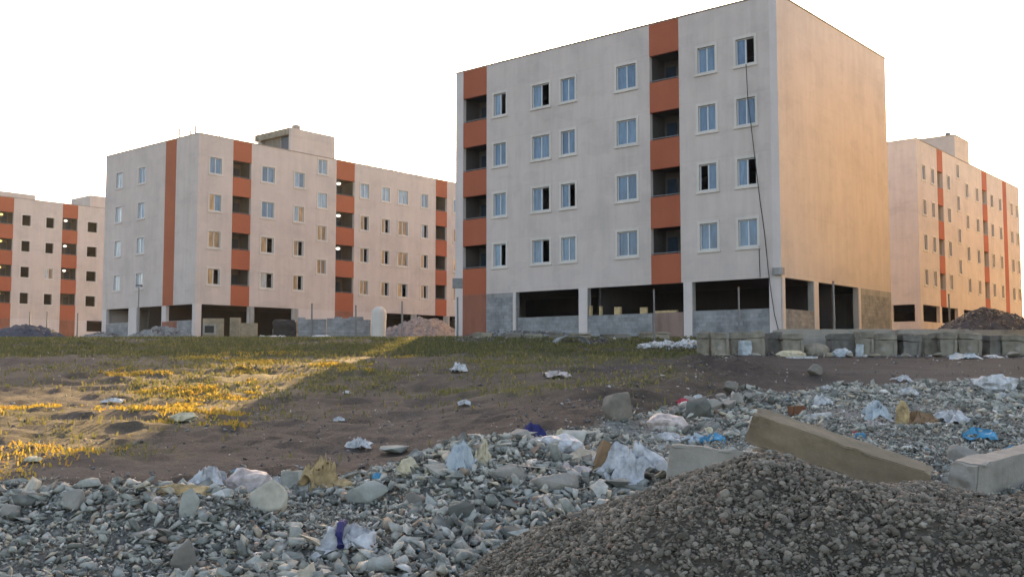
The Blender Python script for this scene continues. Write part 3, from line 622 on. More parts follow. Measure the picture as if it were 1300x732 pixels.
def hrock(name, px, py, wpx, hpx, mat, label, cat, seed=0, depth=.8, rot=0, y=None, group=None, tilt=0, n=16):
    if y is None: x, y, z = gp(px, py)
    else: x = at(px, y); z = float(H(x, y))
    r = random.Random(seed); bm = bmesh.new()
    for _ in range(n):
        p = Vector((r.gauss(0, 1), r.gauss(0, 1), r.gauss(0, 1))).normalized()*(1-.2*r.random()); bm.verts.new(p)
    res = bmesh.ops.convex_hull(bm, input=bm.verts); bmesh.ops.delete(bm, geom=[e for e in res['geom_interior'] if isinstance(e, bmesh.types.BMVert)], context='VERTS')
    mx = [max(v.co[k] for v in bm.verts) for k in range(3)]; mn = [min(v.co[k] for v in bm.verts) for k in range(3)]
    sx = wpx/FPX*y; sz = hpx/FPX*y*1.15
    for v in bm.verts: v.co = Vector(((v.co.x-mn[0])/(mx[0]-mn[0])-.5, ((v.co.y-mn[1])/(mx[1]-mn[1])-.5)*depth, 0))*sx+Vector((0, 0, ((v.co.z-mn[2])/(mx[2]-mn[2])-.12)*sz))
    bmesh.ops.bevel(bm, geom=bm.edges[:]+bm.verts[:], offset=.05*sx, segments=2, affect='EDGES', profile=.6)
    o = link(name, finish_mesh(bm, name), M[mat] if isinstance(mat, str) else mat, None, (x, y, z), (0, tilt, rot)); tag(o, label, cat, group); return o
def slab(name, P, Q, hgt, dep, mat, label, cat, seed=1, roll=0):
    """precast concrete length from P to Q (top edge that faces the road), chipped a little"""
    P = Vector(P); Q = Vector(Q); ax = (Q-P); L = ax.length; ax.normalize(); back = Vector((-ax.y, ax.x, 0)).normalized(); up = ax.cross(back).normalized()
    if up.z < 0: up = -up
    back, up = back*math.cos(roll)+up*math.sin(roll), up*math.cos(roll)-back*math.sin(roll)
    bm = bmesh.new(); bmesh.ops.create_cube(bm, size=1)
    bmesh.ops.bevel(bm, geom=bm.edges[:], offset=.035, segments=2, affect='EDGES'); bmesh.ops.subdivide_edges(bm, edges=[e for e in bm.edges if e.calc_length() > .5], cuts=14, use_grid_fill=True)
    for v in bm.verts:
        q = Vector(((v.co.x+.5)*L, (v.co.y+.5)*dep, (v.co.z-.5)*hgt)); n = MN.noise(q*9+Vector((seed*4, 0, 0)))*.010+MN.noise(q*3+Vector((seed, 2, 1)))*.012
        edge = (abs(v.co.y) > .44)+(abs(v.co.z) > .44)+(abs(v.co.x) > .485)
        if edge >= 2: n -= .014*max(0, MN.noise(q*14+Vector((3, seed, 0))))*2
        if abs(v.co.x) > .48: q.x += MN.noise(q*11)*.035
        v.co = P+ax*q.x+back*(q.y+n)+up*(q.z+n)
    me = finish_mesh(bm, name); o = link(name, me, M[mat]); tag(o, label, cat); return o
def P3(px, py, y): return (at(px, y), y, zat(px, py, y))

slab('precast_beam', P3(955, 525, 9.4), P3(1178, 602, 8.9), .29, .22, 'precast_b', 'long brown stained concrete beam tilting down into the gravel heap', 'beam', 2, R(20))
slab('precast_beam', P3(850, 563, 8.6), P3(984, 577, 8.5), .30, .10, 'precast', 'low grey concrete slab half buried left of the long tilted beam', 'slab', 3)
slab('precast_beam', P3(1236, 590, 9.2), P3(1330, 567, 10.6), .38, .26, 'precast', 'grey concrete kerb block at the right edge of the photo', 'beam', 4, R(6))
hrock('broken_block', 1222, 590, 44, 27, 'precast', 'tapered pale concrete block resting behind the right edge kerb', 'block', 6, .6, .1)
hrock('boulder', 783, 531, 40, 33, 'boulder', 'large brown grey boulder standing alone at the edge of the earth ridge', 'boulder', 12, .9, .3)
hrock('boulder', 886, 530, 32, 26, 'rubo', 'dark rough rock among pale stones left of the long beam', 'rock', 14, .9)
hrock('boulder', 928, 496, 22, 13, 'boulder', 'pinkish brown rock at the upper rubble edge above the long beam', 'rock', 15)
hrock('boulder', 1034, 475, 22, 14, 'boulder', 'pale pointed rock alone on the bare dirt below the block row', 'rock', 16)
for i, (px, py, w_, h_) in enumerate(((903, 520, 26, 14), (936, 512, 24, 13), (915, 512, 20, 12), (950, 508, 18, 10), (876, 512, 18, 10), (925, 522, 20, 12), (867, 522, 16, 12))):
    hrock('pale_rock', px, py, w_, h_, 'precast', 'pale rounded stone in the small pile behind the left end of the long beam', 'rock', 20+i, .8, i, group='pale stones behind the beam end')
hrock('broken_slab', 240, 662, 26, 42, 'rubo', 'blue grey pointed slab standing in the rubble below the tan strip', 'rock', 31, .3, .2)
hrock('broken_slab', 342, 652, 52, 46, 'rubo', 'big cracked grey rock below the pink stained sack', 'rock', 32, .7)
hrock('broken_slab', 190, 684, 62, 12, 'precast', 'flat pale slab lying in the left rubble', 'slab', 33, .5, .15)
hrock('broken_slab', 92, 648, 30, 26, 'precast', 'tan grey rock on the left rubble crest', 'rock', 34, .8)
hrock('broken_slab', 12, 660, 26, 20, 'precast', 'tan rock at the left edge of the rubble', 'rock', 35, .8)
hrock('broken_slab', 232, 728, 34, 44, 'boulder', 'tall wedge of brown rock at the bottom left of the rubble', 'rock', 36, .5, .3)
hrock('broken_slab', 528, 645, 36, 22, 'boulder', 'brown rock in the middle of the rubble hump', 'rock', 37, .8)
hrock('broken_slab', 585, 662, 40, 26, 'rubo', 'smooth grey slab at the foot of the rubble hump', 'rock', 38, .5, .4)
hrock('broken_slab', 650, 690, 50, 22, 'rubo', 'flat blue grey slab beside the lower left foot of the gravel heap', 'rock', 39, .6, -.3)
hrock('broken_slab', 648, 610, 52, 20, 'precast', 'pale flat slab on the right side of the rubble hump', 'slab', 40, .6, -.2)
hrock('broken_slab', 662, 562, 34, 18, 'precast', 'light grey rock at the upper edge of the hump below the field', 'rock', 41, .8)
hrock('broken_slab', 728, 572, 34, 26, 'rubo', 'pointed blue grey rock behind the brown cardboard', 'rock', 42, .8)
hrock('broken_slab', 700, 625, 70, 26, 'precast', 'broad light grey rock left of the white plastic sheet', 'rock', 43, .7)
hrock('broken_slab', 470, 642, 62, 30, 'rubo', 'long dark slab propped over a hollow above the white cloth', 'slab', 44, .4, -.5, tilt=-.35)
hrock('broken_slab', 1255, 628, 34, 16, 'precast', 'small pale stone in front of the right edge kerb', 'rock', 45, .8)
hrock('broken_slab', 500, 575, 40, 9, 'rubo', 'flat grey green slab lying on the brown earth ridge', 'slab', 46, .7)
# --- plastic, cloth and cardboard litter
rag('plastic_sheet', 794, 615, 92, 52, 'white', 'large white plastic sheet draped over rubble beside the gravel heap', 'plastic sheet', 3, .8, -.5, 1.1, .35)
o = rag('cloth', 438, 698, 70, 32, 'white', 'crumpled white cloth with a navy band in the lower rubble', 'cloth', 5, .7, .1, 1.25, .2)
mb = MB(); mb.tube([(-.02, -.17, .03), (-.035, -.1, .10), (-.03, .0, .15), (-.02, .1, .15)], .028, 8); mb.build('navy_band', M['navy'], o)
lump('sack', 848, 546, 46, 26, 'pink', 'pale rounded sack in the rubble below the small stone pile', 'sack', 4, .7, .35, 1.5)
lump('sack', 316, 624, 52, 34, 'pink', 'pink stained pointed sack on the rubble crest', 'sack', 8, .7, .45, 1.5)
rag('plastic_bag', 266, 620, 46, 30, 'white', 'white plastic bag left of the pink stained sack', 'plastic bag', 9)
lump('foam_strip', 232, 632, 78, 20, 'tan', 'long crumpled tan foam strip on the left rubble crest', 'foam', 10, .35, .5, 3)
rag('plastic_bag', 357, 626, 30, 26, 'white', 'small white bag left of the two grey foam blocks', 'plastic bag', 11)
def boxy(name, px, py, wpx, hpx, dep, mat, label, cat, rot=0, tilt=0, y=None):
    if y is None: x, y, z = gp(px, py)
    else: x = at(px, y); z = float(H(x, y))
    w_, h_ = wpx/FPX*y, hpx/FPX*y; bm = bmesh.new(); bmesh.ops.create_cube(bm, size=1)
    for v in bm.verts: v.co = Vector((v.co.x*w_, v.co.y*dep, (v.co.z+.42)*h_))
    bmesh.ops.bevel(bm, geom=bm.edges[:], offset=min(w_, h_, dep)*.08, segments=2, affect='EDGES')
    bmesh.ops.subdivide_edges(bm, edges=bm.edges[:], cuts=3, use_grid_fill=True)
    for v in bm.verts: v.co += Vector((MN.noise(v.co*6), MN.noise(v.co*6+Vector((5, 0, 0))), MN.noise(v.co*6+Vector((0, 7, 0)))))*min(w_, h_)*.09
    o = link(name, finish_mesh(bm, name), M[mat], None, (x, y, z), (0, tilt, rot)); tag(o, label, cat); return o
boxy('foam_block', 369, 626, 26, 30, .16, 'rubo', 'square dark grey block left of the tan cardboard on the crest', 'block', .2, .05)
boxy('foam_block', 394, 624, 22, 30, .16, 'rubo', 'narrow grey block touching the torn tan cardboard', 'block', .9, -.05)
rag('cardboard', 408, 626, 38, 44, 'tan', 'torn tan cardboard sticking up beside the grey blocks', 'cardboard', 13, .5, .3, 1.3, .3)
lump('tan_rubbish', 437, 622, 26, 16, 'tan', 'small tan lump right of the torn cardboard', 'rubbish', 14, .8)
lump('plastic_scrap', 300, 604, 10, 11, 'bluep', 'small bright blue plastic scrap above the pink stained sack', 'plastic scrap', 15)
lump('plastic_scrap', 479, 612, 12, 13, 'bluep', 'small bright blue plastic scrap above the rubble hump', 'plastic scrap', 16)
rag('plastic_bag', 457, 569, 26, 15, 'white', 'crumpled white bag lying on the brown earth ridge', 'plastic bag', 17)
lump('rubbish', 518, 603, 22, 26, 'cream', 'pale crumpled paper on top of the rubble hump', 'paper', 18, .7, .5, 3)
rag('cardboard', 612, 596, 24, 30, 'cream', 'pale yellow cardboard strip standing on the rubble hump', 'cardboard', 19, .3, .9, 1.4, .8)
rag('plastic_bag', 588, 604, 34, 36, 'greysheet', 'grey white bag left of the standing cardboard strip', 'plastic bag', 20, .6, .2, 1.3)
boxy('cardboard', 764, 604, 34, 44, .05, 'brownbox', 'brown cardboard piece leaning beside the white plastic sheet', 'cardboard', .5, .45)
rag('cardboard', 725, 604, 38, 20, 'pink', 'curled torn strip left of the brown cardboard', 'cardboard', 22)
lump('sack', 706, 574, 60, 26, 'white', 'white crumpled sheet heap at the upper rubble edge', 'plastic sheet', 23, .6, .5, 2.2)
rag('cloth', 676, 556, 34, 20, 'navy', 'dark cloth scrap beside the white crumpled sheet heap', 'cloth', 24)
lump('rubbish', 712, 560, 12, 20, 'cream', 'upright cream piece standing on the white crumpled sheet heap', 'rubbish', 25)
rag('plastic_bag', 846, 560, 40, 12, 'white', 'flat white bag below the pale rounded sack', 'plastic bag', 26)
rag('plastic_sheet', 882, 562, 34, 13, 'greysheet', 'pale grey plastic above the half buried slab', 'plastic sheet', 27)
rag('plastic_sheet', 905, 562, 30, 14, 'bluep', 'bright blue plastic above the half buried slab', 'plastic sheet', 28)
lump('rubbish', 899, 556, 18, 16, 'cream', 'cream board piece between the grey and blue plastic', 'board', 29)
rag('cloth', 868, 513, 16, 8, 'red', 'red cloth scrap in the small stone pile', 'cloth', 30)
rag('plastic_bag', 888, 512, 28, 12, 'white', 'white plastic on the small stone pile beside red cloth', 'plastic bag', 31)
lump('cardboard', 1146, 540, 15, 36, 'tan', 'upright torn tan cardboard stump in the right rubble', 'cardboard', 32, .8, .4, 2)
rag('cloth', 1168, 540, 40, 22, 'brownbox', 'brown rag heap right of the tan cardboard stump', 'rag', 33)
rag('plastic_bag', 1112, 534, 36, 24, 'greysheet', 'pale grey plastic bag left of the tan cardboard stump', 'plastic bag', 34, .8, .2, 1.2)
rag('plastic_bag', 1110, 541, 22, 9, 'pink', 'pink bag scrap under the pale grey bag', 'plastic bag', 35)
rag('plastic_bag', 1213, 536, 42, 16, 'white', 'white plastic bag right of the brown rag heap', 'plastic bag', 36)
rag('plastic_bag', 1152, 504, 30, 15, 'white', 'pinkish white bag near the upper edge of the right rubble', 'plastic bag', 37)
rag('plastic_bag', 1148, 484, 20, 10, 'white', 'farthest small white bag on the dirt above the right rubble', 'plastic bag', 38)
boxy('plank', 1175, 486, 26, 6, .25, 'precast', 'pale flat plank beside the farthest small white bag', 'plank', .1)
lump('plastic_sheet', 1264, 496, 46, 24, 'white', 'large tangle of white plastic near the right edge', 'plastic sheet', 40, .6, .6, 3)
rag('plastic_bag', 1275, 508, 14, 12, 'white', 'small white bag below the large white tangle', 'plastic bag', 41)
rag('plastic_sheet', 1242, 557, 36, 16, 'bluep', 'bright blue plastic sheet behind the pale tapered block', 'plastic sheet', 42)
rag('plastic_sheet', 1286, 578, 26, 12, 'bluep', 'blue plastic behind the right edge kerb', 'plastic sheet', 43)
boxy('plastic_scrap', 1092, 556, 12, 7, .06, 'bluep', 'flat cyan scrap behind the middle of the long beam', 'plastic scrap')
lump('plastic_scrap', 1086, 550, 5, 5, 'red', 'tiny red scrap above the flat cyan scrap', 'plastic scrap', 45)
boxy('brick', 1012, 528, 20, 13, .18, 'rust', 'dark brown brick behind the long beam', 'brick', .3)
boxy('plank', 1032, 530, 46, 5, .06, 'white', 'white painted stick right of the dark brown brick', 'stick', -.35, -.12)
rag('plastic_bag', 1044, 516, 22, 20, 'white', 'arched white plastic strip above the painted stick', 'plastic strip', 48)
rag('cloth', 1052, 497, 20, 10, 'white', 'white scrap at the top of the rubble above the long beam', 'plastic scrap', 49)
rag('cloth', 906, 590, 30, 9, 'blackp', 'black rubber strip on the gravel heap crest', 'rubber strip', 50, .4, .2, 1, .1, lift=.1)
rag('plastic_bag', 708, 478, 26, 10, 'pink', 'pale bag lying on the grass in front of the near block', 'plastic bag', 51)
rag('plastic_bag', 582, 472, 20, 14, 'white', 'white bag on the grass in the middle of the field', 'plastic bag', 52)
lump('plastic_bag', 234, 534, 30, 12, 'cream', 'cream bag in the sunlit weeds', 'plastic bag', 53, .5, .6, 2)
rag('plastic_sheet', 145, 510, 22, 5, 'white', 'flat white sheet in the sunlit weeds', 'plastic sheet', 54)
lump('plastic_bag', 42, 585, 20, 8, 'cream', 'cream bag by the weeds at the left edge', 'plastic bag', 55)
rag('plastic_bag', 430, 535, 12, 6, 'white', 'tiny white paper on bare soil in the field centre', 'paper', 56)
rag('plastic_bag', 590, 515, 14, 7, 'white', 'tiny white paper above the brown earth ridge', 'paper', 57)
rag('plastic_bag', 440, 500, 10, 5, 'white', 'tiny white paper on the grass left of the centre', 'paper', 58)

# ---------------- row of old concrete blocks
def block(px0, px1, top, base, y, dark, label, hole=True, rot=0., sag=0, dep=.8):
    x0, x1 = at(px0, y), at(px1, y); W = x1-x0; zb = float(H((x0+x1)/2, y)); zt = zat(px0, top, y); Hh = zt-zb+.1
    root = empty('concrete_block', ((x0+x1)/2, y, zb-.1), rot); tag(root, label, 'concrete block', 'old concrete blocks in a row')
    m = M['oldblock_d' if dark else 'oldblock']
    def cube(name, sx, sy, z0, z1, cx, cy, mat, seed, b=.012):
        bm = bmesh.new(); bmesh.ops.create_cube(bm, size=1)
        for v in bm.verts: v.co = Vector((v.co.x*sx+cx, v.co.y*sy+cy, z0+(v.co.z+.5)*(z1-z0)))
        bmesh.ops.bevel(bm, geom=bm.edges[:], offset=b, segments=2, affect='EDGES'); bmesh.ops.subdivide_edges(bm, edges=[e for e in bm.edges if e.calc_length() > .3], cuts=5, use_grid_fill=True)
        for v in bm.verts: q = v.co*2.5+Vector((seed, 0, 0)); v.co += Vector((MN.noise(q), MN.noise(q+Vector((4, 0, 0))), MN.noise(q+Vector((0, 6, 0)))))*.06
        return link(name, finish_mesh(bm, name), mat, root)
    cube('block_body', W*.97, dep, 0, Hh*.74, 0, 0, m, px0*.1); cube('block_lip', W, dep*1.08, Hh*.76, Hh, 0, 0, m, px0*.2)
    cube('end_rib', .12, .06, .04, Hh*.72, W*.42, -dep/2-.02, m, 1, .015)
    if hole:
        bm = bmesh.new(); bmesh.ops.create_circle(bm, cap_ends=True, radius=.10, segments=14); bmesh.ops.rotate(bm, verts=bm.verts, matrix=Matrix.Rotation(R(90), 3, 'X'))
        g = bmesh.ops.extrude_face_region(bm, geom=bm.faces[:])['geom']
        for v in g:
            if isinstance(v, bmesh.types.BMVert): v.co.y -= .03
        for v in bm.verts: v.co += Vector((-.05*W, -dep/2-.0, Hh*.38))
        link('lifting_hole', finish_mesh(bm, 'lifting_hole'), M['precast'], root)
    return root
YB = 42
for a in ((886, 902, 421, 445, 0, 'narrow olive block at the left end of the row beside white rubble', 0), (903, 925, 421, 445, 0, 'olive block with a pale lifting hole, second from the left end of the row', 1),
          (929, 972, 421, 446, 0, 'wide olive block with the blue white tub in front of it', 1), (975, 990, 422, 446, 1, 'dark narrow block right of the blue white tub', 0),
          (992, 1019, 422, 446, 0, 'olive block with the cream foam roll lying in front', 0), (1053, 1084, 420, 447, 1, 'smooth grey block right of the bulging cement sack', 0),
          (1089, 1106, 420, 447, 0, 'pale grey block just behind the leaning pale board', 0), (1107, 1138, 420, 447, 0, 'block with pale round hole right of the leaning board', 1),
          (1141, 1164, 424, 448, 1, 'dark sunken block with pale dusty sheet on top', 0), (1166, 1190, 421, 449, 0, 'plain olive block below the left foot of the stone mound', 0),
          (1192, 1212, 421, 449, 0, 'plain olive block below the street pole, left of the holed one', 0), (1214, 1242, 421, 450, 0, 'olive block with round hole behind the pale blue sheet', 1),
          (1248, 1268, 422, 450, 1, 'dark block right of the pale blue sheet', 0), (1270, 1310, 422, 450, 0, 'wide block at the right edge of the photo with pale hole', 1)):
    block(a[0], a[1], a[2]+random.uniform(.5, 4.5), a[3], YB+random.uniform(-.6, .6), a[4], a[5], a[6], random.uniform(-.3, .3)).rotation_euler.y = random.uniform(-.05, .05)
for i, (a, b_, lab) in enumerate(((600, 625, 'low block in the grass under the left end of the near block'), (640, 662, 'low block in the grass below the left dark bay'), (668, 690, 'low block in the grass under the middle of the left dark bay'),
                                  (697, 716, 'low block in the grass left of the white pillar'), (722, 750, 'low block in the grass below the white pillar'), (762, 800, 'low flat block in the grass below the second bay'), (812, 850, 'low flat block in the grass by the thin pole'))):
    block(a, b_, 422+(i % 3), 436, 50.5, i % 2, lab, i in (1, 2), random.uniform(-.15, .15), dep=.6)
lump('cement_sack', 1036, 446, 30, 20, 'oldblock', 'bulging cement sack standing in the block row', 'sack', 61, .8, .25, 1.2, y=41.6)
lump('foam_roll', 1004, 447, 36, 10, 'cream', 'cream foam roll lying in front of the block row', 'foam', 62, .35, .25, 2, y=40.6)
lump('rag', 1069, 447, 22, 13, 'greysheet', 'grey rag heap before the smooth grey block', 'rag', 63, y=40.8)
boxy('board', 1091, 447, 10, 17, .06, 'greysheet', 'leaning pale board in front of the block row', 'board', .2, .08, y=40.9)
boxy('tub', 946, 446, 14, 20, .4, 'greysheet', 'blue white tub standing before the block row', 'tub', .2, y=41.0)
boxy('board', 1018, 455, 36, 3, .5, 'white', 'long white board lying on the dirt below the foam roll', 'board', .25)
rag('plastic_sheet', 1222, 455, 34, 10, 'greysheet', 'pale blue sheet lying before the right part of the block row', 'plastic sheet', 64)
rag('plastic_sheet', 1263, 454, 18, 4, 'white', 'small white sheet right of the pale blue sheet', 'plastic sheet', 65)
boxy('slab', 1152, 424, 34, 5, .9, 'precast', 'pale dusty sheet lying on the dark sunken block', 'sheet', .05, y=43.6).location.z = zat(1152, 424, 43.6)
rag('plastic_sheet', 992, 424, 44, 10, 'greysheet', 'bluish plastic sheet on top of the blocks by the corner pillar', 'plastic sheet', 66).location.z += .0
# bent sheet and white rubble at the foot of the near block
def bent_sheet():
    y = 47.5; x = at(725, y); z = float(H(x, y)); bm = bmesh.new(); n = 18; g = []
    for i in range(n+1):
        t = i/n; a = math.pi*t; g.append([bm.verts.new((-.82*math.cos(a)+.05*math.sin(5*t), yy, .46*math.sin(a)**.8+.05*MN.noise(Vector((t*3, yy, 0))))) for yy in (-.5, 0, .5)])
    for i in range(n):
        for j in range(2): bm.faces.new((g[i][j], g[i+1][j], g[i+1][j+1], g[i][j+1]))
    bmesh.ops.solidify(bm, geom=bm.faces[:], thickness=.02)
    tag(link('bent_sheet', finish_mesh(bm, 'bent_sheet', True), M['greysheet'], None, (x, y, z-.02), (0, .03, .3)), 'arched pale grey sheet lying on the grass before the near block', 'metal sheet')
bent_sheet()
for i, (px, py, w_, h_) in enumerate(((820, 443, 18, 8), (834, 441, 20, 9), (848, 440, 22, 13), (862, 436, 22, 12), (874, 435, 20, 16), (884, 434, 14, 12))):
    lump('plaster_rubble', px, py, w_, h_, 'white', 'pile of white plaster lumps where the grass meets the block row', 'rubble lump', 70+i, .8, .7, 2.6, y=44.6, group='white plaster lumps by the block row')
for i, (px, w_) in enumerate(((345, 16), (357, 12), (410, 24), (401, 10), (333, 10))):
    lump('white_rubbish', px, 440, w_, 6, 'white', 'white rubbish in the weeds before the grey block wall', 'rubbish', 80+i, .8, y=58, group='white rubbish before the grey wall')

# ---------------- heaps beside the blocks
def mound(name, px, y, rx, ry, h, mat, label, cat, seed=0, rough=.35, n=110):
    cx = at(px, y); a = np.linspace(-1, 1, n); U, V_ = np.meshgrid(a, a, indexing='ij'); X = cx+U*rx; Y = y+V_*ry; f = np.clip(1-np.hypot(U, V_)**1.5, 0, None)
    w_ = np.minimum(1, f*3); rg = lambda k, s_: .5-np.abs(fbm(X*k, Y*k, s_, 2))*1.4
    Z = H(X, Y)-.15+h*f*(1+.3*fbm(X*.8, Y*.8, seed+200))+rough*w_*(.5*fbm(X*1.7, Y*1.7, seed+210)+.35*rg(2.5, seed+220)+.3*rg(6, seed+230))
    i = np.arange((n-1)**2); r, c = i//(n-1), i % (n-1); q = r*n+c
    F = np.concatenate([np.stack([q, q+n, q+n+1], 1), np.stack([q, q+n+1, q+1], 1)])
    o = link(name, tri_mesh(name, np.stack([X-cx, Y-y, Z], -1).reshape(-1, 3), F), M[mat], None, (cx, y, 0)); tag(o, label, cat); return o
M['slag'] = wall_mat('purple grey stone heap', (.06, .066, .09), .4, 0, 1, 9); M['pinkheap'] = wall_mat('pink grey demolition rubble', (.23, .195, .185), .35, 0, 1, 9)
M['greyheap'] = wall_mat('grey demolition rubble', (.22, .22, .21), .4, 0, 1, 9); M['soilheap'] = wall_mat('brown earth heap', (.075, .055, .045), .5, 0, 1, 5)
mound('stone_mound', 1256, 60, 3.9, 3.0, 1.75, 'slag', 'purple grey stone mound behind the block row at the right', 'mound', 1, .5)
mound('stone_mound', 32, 84, 3.6, 3, 1.25, 'slag', 'low dark mound before the far left block', 'mound', 2, .4)
mound('rubble_mound', 535, 72, 3.4, 2.6, 1.5, 'pinkheap', 'pinkish brick rubble pile between the white tank and the near block', 'rubble pile', 3, .6)
mound('rubble_mound', 205, 76, 2.9, 2.2, .9, 'greyheap', 'grey rubble pile below the open bay of the long block', 'rubble pile', 4, .5)
mound('rubble_mound', 130, 82, 2.2, 2, .55, 'greyheap', 'small grey rubble pile left of the long block corner', 'rubble pile', 5, .4)
mound('rubble_mound', 668, 58.5, 5.2, 1.6, .55, 'greyheap', 'low rubble bank along the foot of the near block', 'rubble pile', 6, .4)
mound('earth_mound', 868, 30.5, 1.7, 2.0, .28, 'soilheap', 'dark brown earth mound at the end of the ridge', 'earth mound', 7, .14)
def heapstones():
    X = []; 
    for px, y, rx, ry, h in ((1256, 60, 3.7, 2.8, 1.85), (32, 84, 3.2, 2.5, 1.1), (535, 72, 3.2, 2.4, 1.35), (205, 76, 2.8, 2.1, .8), (668, 58.5, 5, 1.5, .5), (130, 82, 2, 1.8, .5), (868, 44.6, 1.4, .7, .25)):
        n = int(260*rx); u = RNG.normal(0, .42, n); v = RNG.normal(0, .42, n)-.1; x = at(px, y)+u*rx; yy = y+v*ry
        X.append(np.stack([x, yy, H(x, yy)+h*np.clip(1-np.hypot(u, v)**1.5, 0, 1)*1.0-.03, .05+.16*RNG.random(n)**3], 1))
    for px0, px1, y, n in ((580, 880, 49, 500), (100, 260, 74, 300), (480, 580, 66, 300), (880, 1300, 41, 260), (0, 120, 78, 300), (260, 480, 55, 260), (0, 260, 56, 260), (480, 600, 52, 200)):
        px = RNG.uniform(px0, px1, n); yy = y+RNG.normal(0, 1.2, n); x = (px-650)/1297*yy; X.append(np.stack([x, yy, H(x, yy)+.03, .04+.20*RNG.random(n)**3], 1))
    X = np.concatenate(X); o = link('heap_stones', scatter_mesh('heap_stones', ANG, X[:, 0], X[:, 1], X[:, 2], X[:, 3]), M['dirtrub'])
    tag(o, 'broken bricks and stones strewn over the far rubble piles', 'rubble', kind='stuff')
heapstones()
def litter():
    n = 2600; y = 7+RNG.random(n)**.9*19; x = (RNG.random(n)*2-1)*.52*y; a = x/y
    d = .12+.9*sm(.10, .22, a)*sm(9, 11, y); k = (RNG.random(n) < d*sm(-.1, .5, rubble_edge(x, y))*(.4+sm(.4, .6, vn(x*.8, y*.8, 120)))) & (heap_h(x, y)[1] < .01); x, y = x[k], y[k]
    s = .018+.05*RNG.random(len(x))**2; fl = [hull(9, (.7, .12), .3, 400+i) for i in range(8)]
    M['litter'] = stone_mat('paper and plastic flakes', [(0, (.5, .5, .52)), (.45, (.62, .62, .64)), (.62, (.32, .36, .40)), (.78, (.10, .28, .42)), (.84, (.45, .38, .25)), (.93, (.3, .1, .08)), (1, (.6, .52, .5))])
    o = link('litter', scatter_mesh('litter', fl, x, y, H(x, y)+.05, s, .7), M['litter']); tag(o, 'paper and plastic flakes strewn through the grey rubble', 'litter', kind='stuff')
litter()

# ---------------- small walls, tank, posts
def wallpiece(name, px0, px1, top, y, dep, mat, label, cat, extra=None, jag=.0):
    x0, x1 = at(px0, y), at(px1, y); zb = float(H((x0+x1)/2, y))-.2; zt = zat((px0+px1)/2, top, y)
    root = empty(name, ((x0+x1)/2, y, zb)); tag(root, label, cat); w2 = (x1-x0)/2; m = MB(); h = zt-zb; r = random.Random(px0); n = max(1, int((x1-x0)/.42)) if jag else 1; st = 2*w2/n
    for i in range(n): hh = h-(r.choice((0, 0, 1, 1, 2))*jag if jag else 0); m.box(-w2+i*st+.001, -w2+(i+1)*st-.001, -dep/2, dep/2, 0, hh)
    m.build('masonry', M[mat], root)
    if extra: extra(root, w2, dep, h)
    return root
def wf_(root, w2, dep, h):
    m = MB(); x = -.25
    for (a, b, c, d) in ((x-.5, x-.35, .5, 1.3), (x+.35, x+.5, .5, 1.3), (x-.35, x+.35, 1.15, 1.3), (x-.35, x+.35, .5, .62)): m.box(a, b, -dep/2-.05, -dep/2-.003, c, d)
    f = m.build('window_surround', M['precast'], root); MBx = MB(); MBx.box(x-.35, x+.35, -dep/2-.02, -dep/2-.004, .62, 1.15); MBx.build('opening_shade', M['blackp'], f)  # black panel on the wall face paints the shade of an opening
wallpiece('brick_wall', 257, 283, 404, 76.5, .25, 'brick', 'olive tan brick wall with a small window surround before the long block', 'brick wall', wf_)
wallpiece('brick_wall', 292, 304, 403, 76.0, .5, 'brick', 'tall narrow tan brick pier right of the dark doorway', 'brick pier')
wallpiece('brick_wall', 304, 326, 410, 75.5, .25, 'brick', 'low pale tan brick wall right of the narrow pier', 'brick wall')
wallpiece('block_wall', 378, 414, 403, 66, .3, 'block', 'left half of the unfinished grey block wall', 'block wall', None, .1)
wallpiece('block_wall', 415, 470, 402, 65.5, .3, 'block', 'right half of the unfinished grey block wall next to the white tank', 'block wall', None, .1)
def tank(px0, px1, top, y, mat, label, cat, name, bulge=.08):
    x0, x1 = at(px0, y), at(px1, y); zb = float(H((x0+x1)/2, y))-.05; h = zat(px0, top, y)-zb; r = (x1-x0)/2; bm = bmesh.new(); n, k = 14, 20; g = []
    for i in range(n+1):
        t = i/n; rr = r*(1-.06*abs(2*t-1)**3); rr *= 1-.55*max(0, t-.88)/.12
        g.append([bm.verts.new((rr*(1+bulge*MN.noise(Vector((math.cos(j*.314)*1.5, math.sin(j*.314)*1.5, t*4+px0))))*math.cos(2*math.pi*j/k), rr*math.sin(2*math.pi*j/k), h*t)) for j in range(k)])
    for i in range(n):
        for j in range(k): bm.faces.new((g[i][j], g[i][(j+1) % k], g[i+1][(j+1) % k], g[i+1][j]))
    bm.faces.new(g[-1]); tag(link(name, finish_mesh(bm, name, True), M[mat], None, ((x0+x1)/2, y, zb)), label, cat)
tank(471, 490, 389, 64.5, 'trim', 'upright white wrapped tank at the end of the grey block wall', 'tank', 'water_tank', .15)
boxy('crate', 362, 432, 30, 26, 1.2, 'blackp', 'dark box standing left of the grey block wall', 'box', .1, y=68)
def post(px, y, top, label, r=.045, name='fence_post', head=False, group='thin posts before the buildings', base=None):
    x = at(px, y); zb = float(H(x, y)); h = zat(px, top, y)-zb; root = empty(name, (x, y, zb-.1)); tag(root, label, 'post', group)
    m = MB(); m.tube([(0, 0, 0), (.01, 0, h*.5), (.0, .01, h+.1)], [r, r*.9, r*.8], 7); m.build('pole', M['metal'], root)
    if head:
        q = MB(); q.box(-.22, .22, -.15, .15, h+.05, h+.22); q.build('lamp_head', M['metal'], root); q = MB(); q.box(-.17, .17, -.11, .11, h+.0, h+.047); q.build('lamp_lens', M['pvc'], root)
    else:
        q = MB(); q.box(-.05, .05, -.03, .03, h+.102, h+.14); q.build('cap', M['rust'], root)
    return root
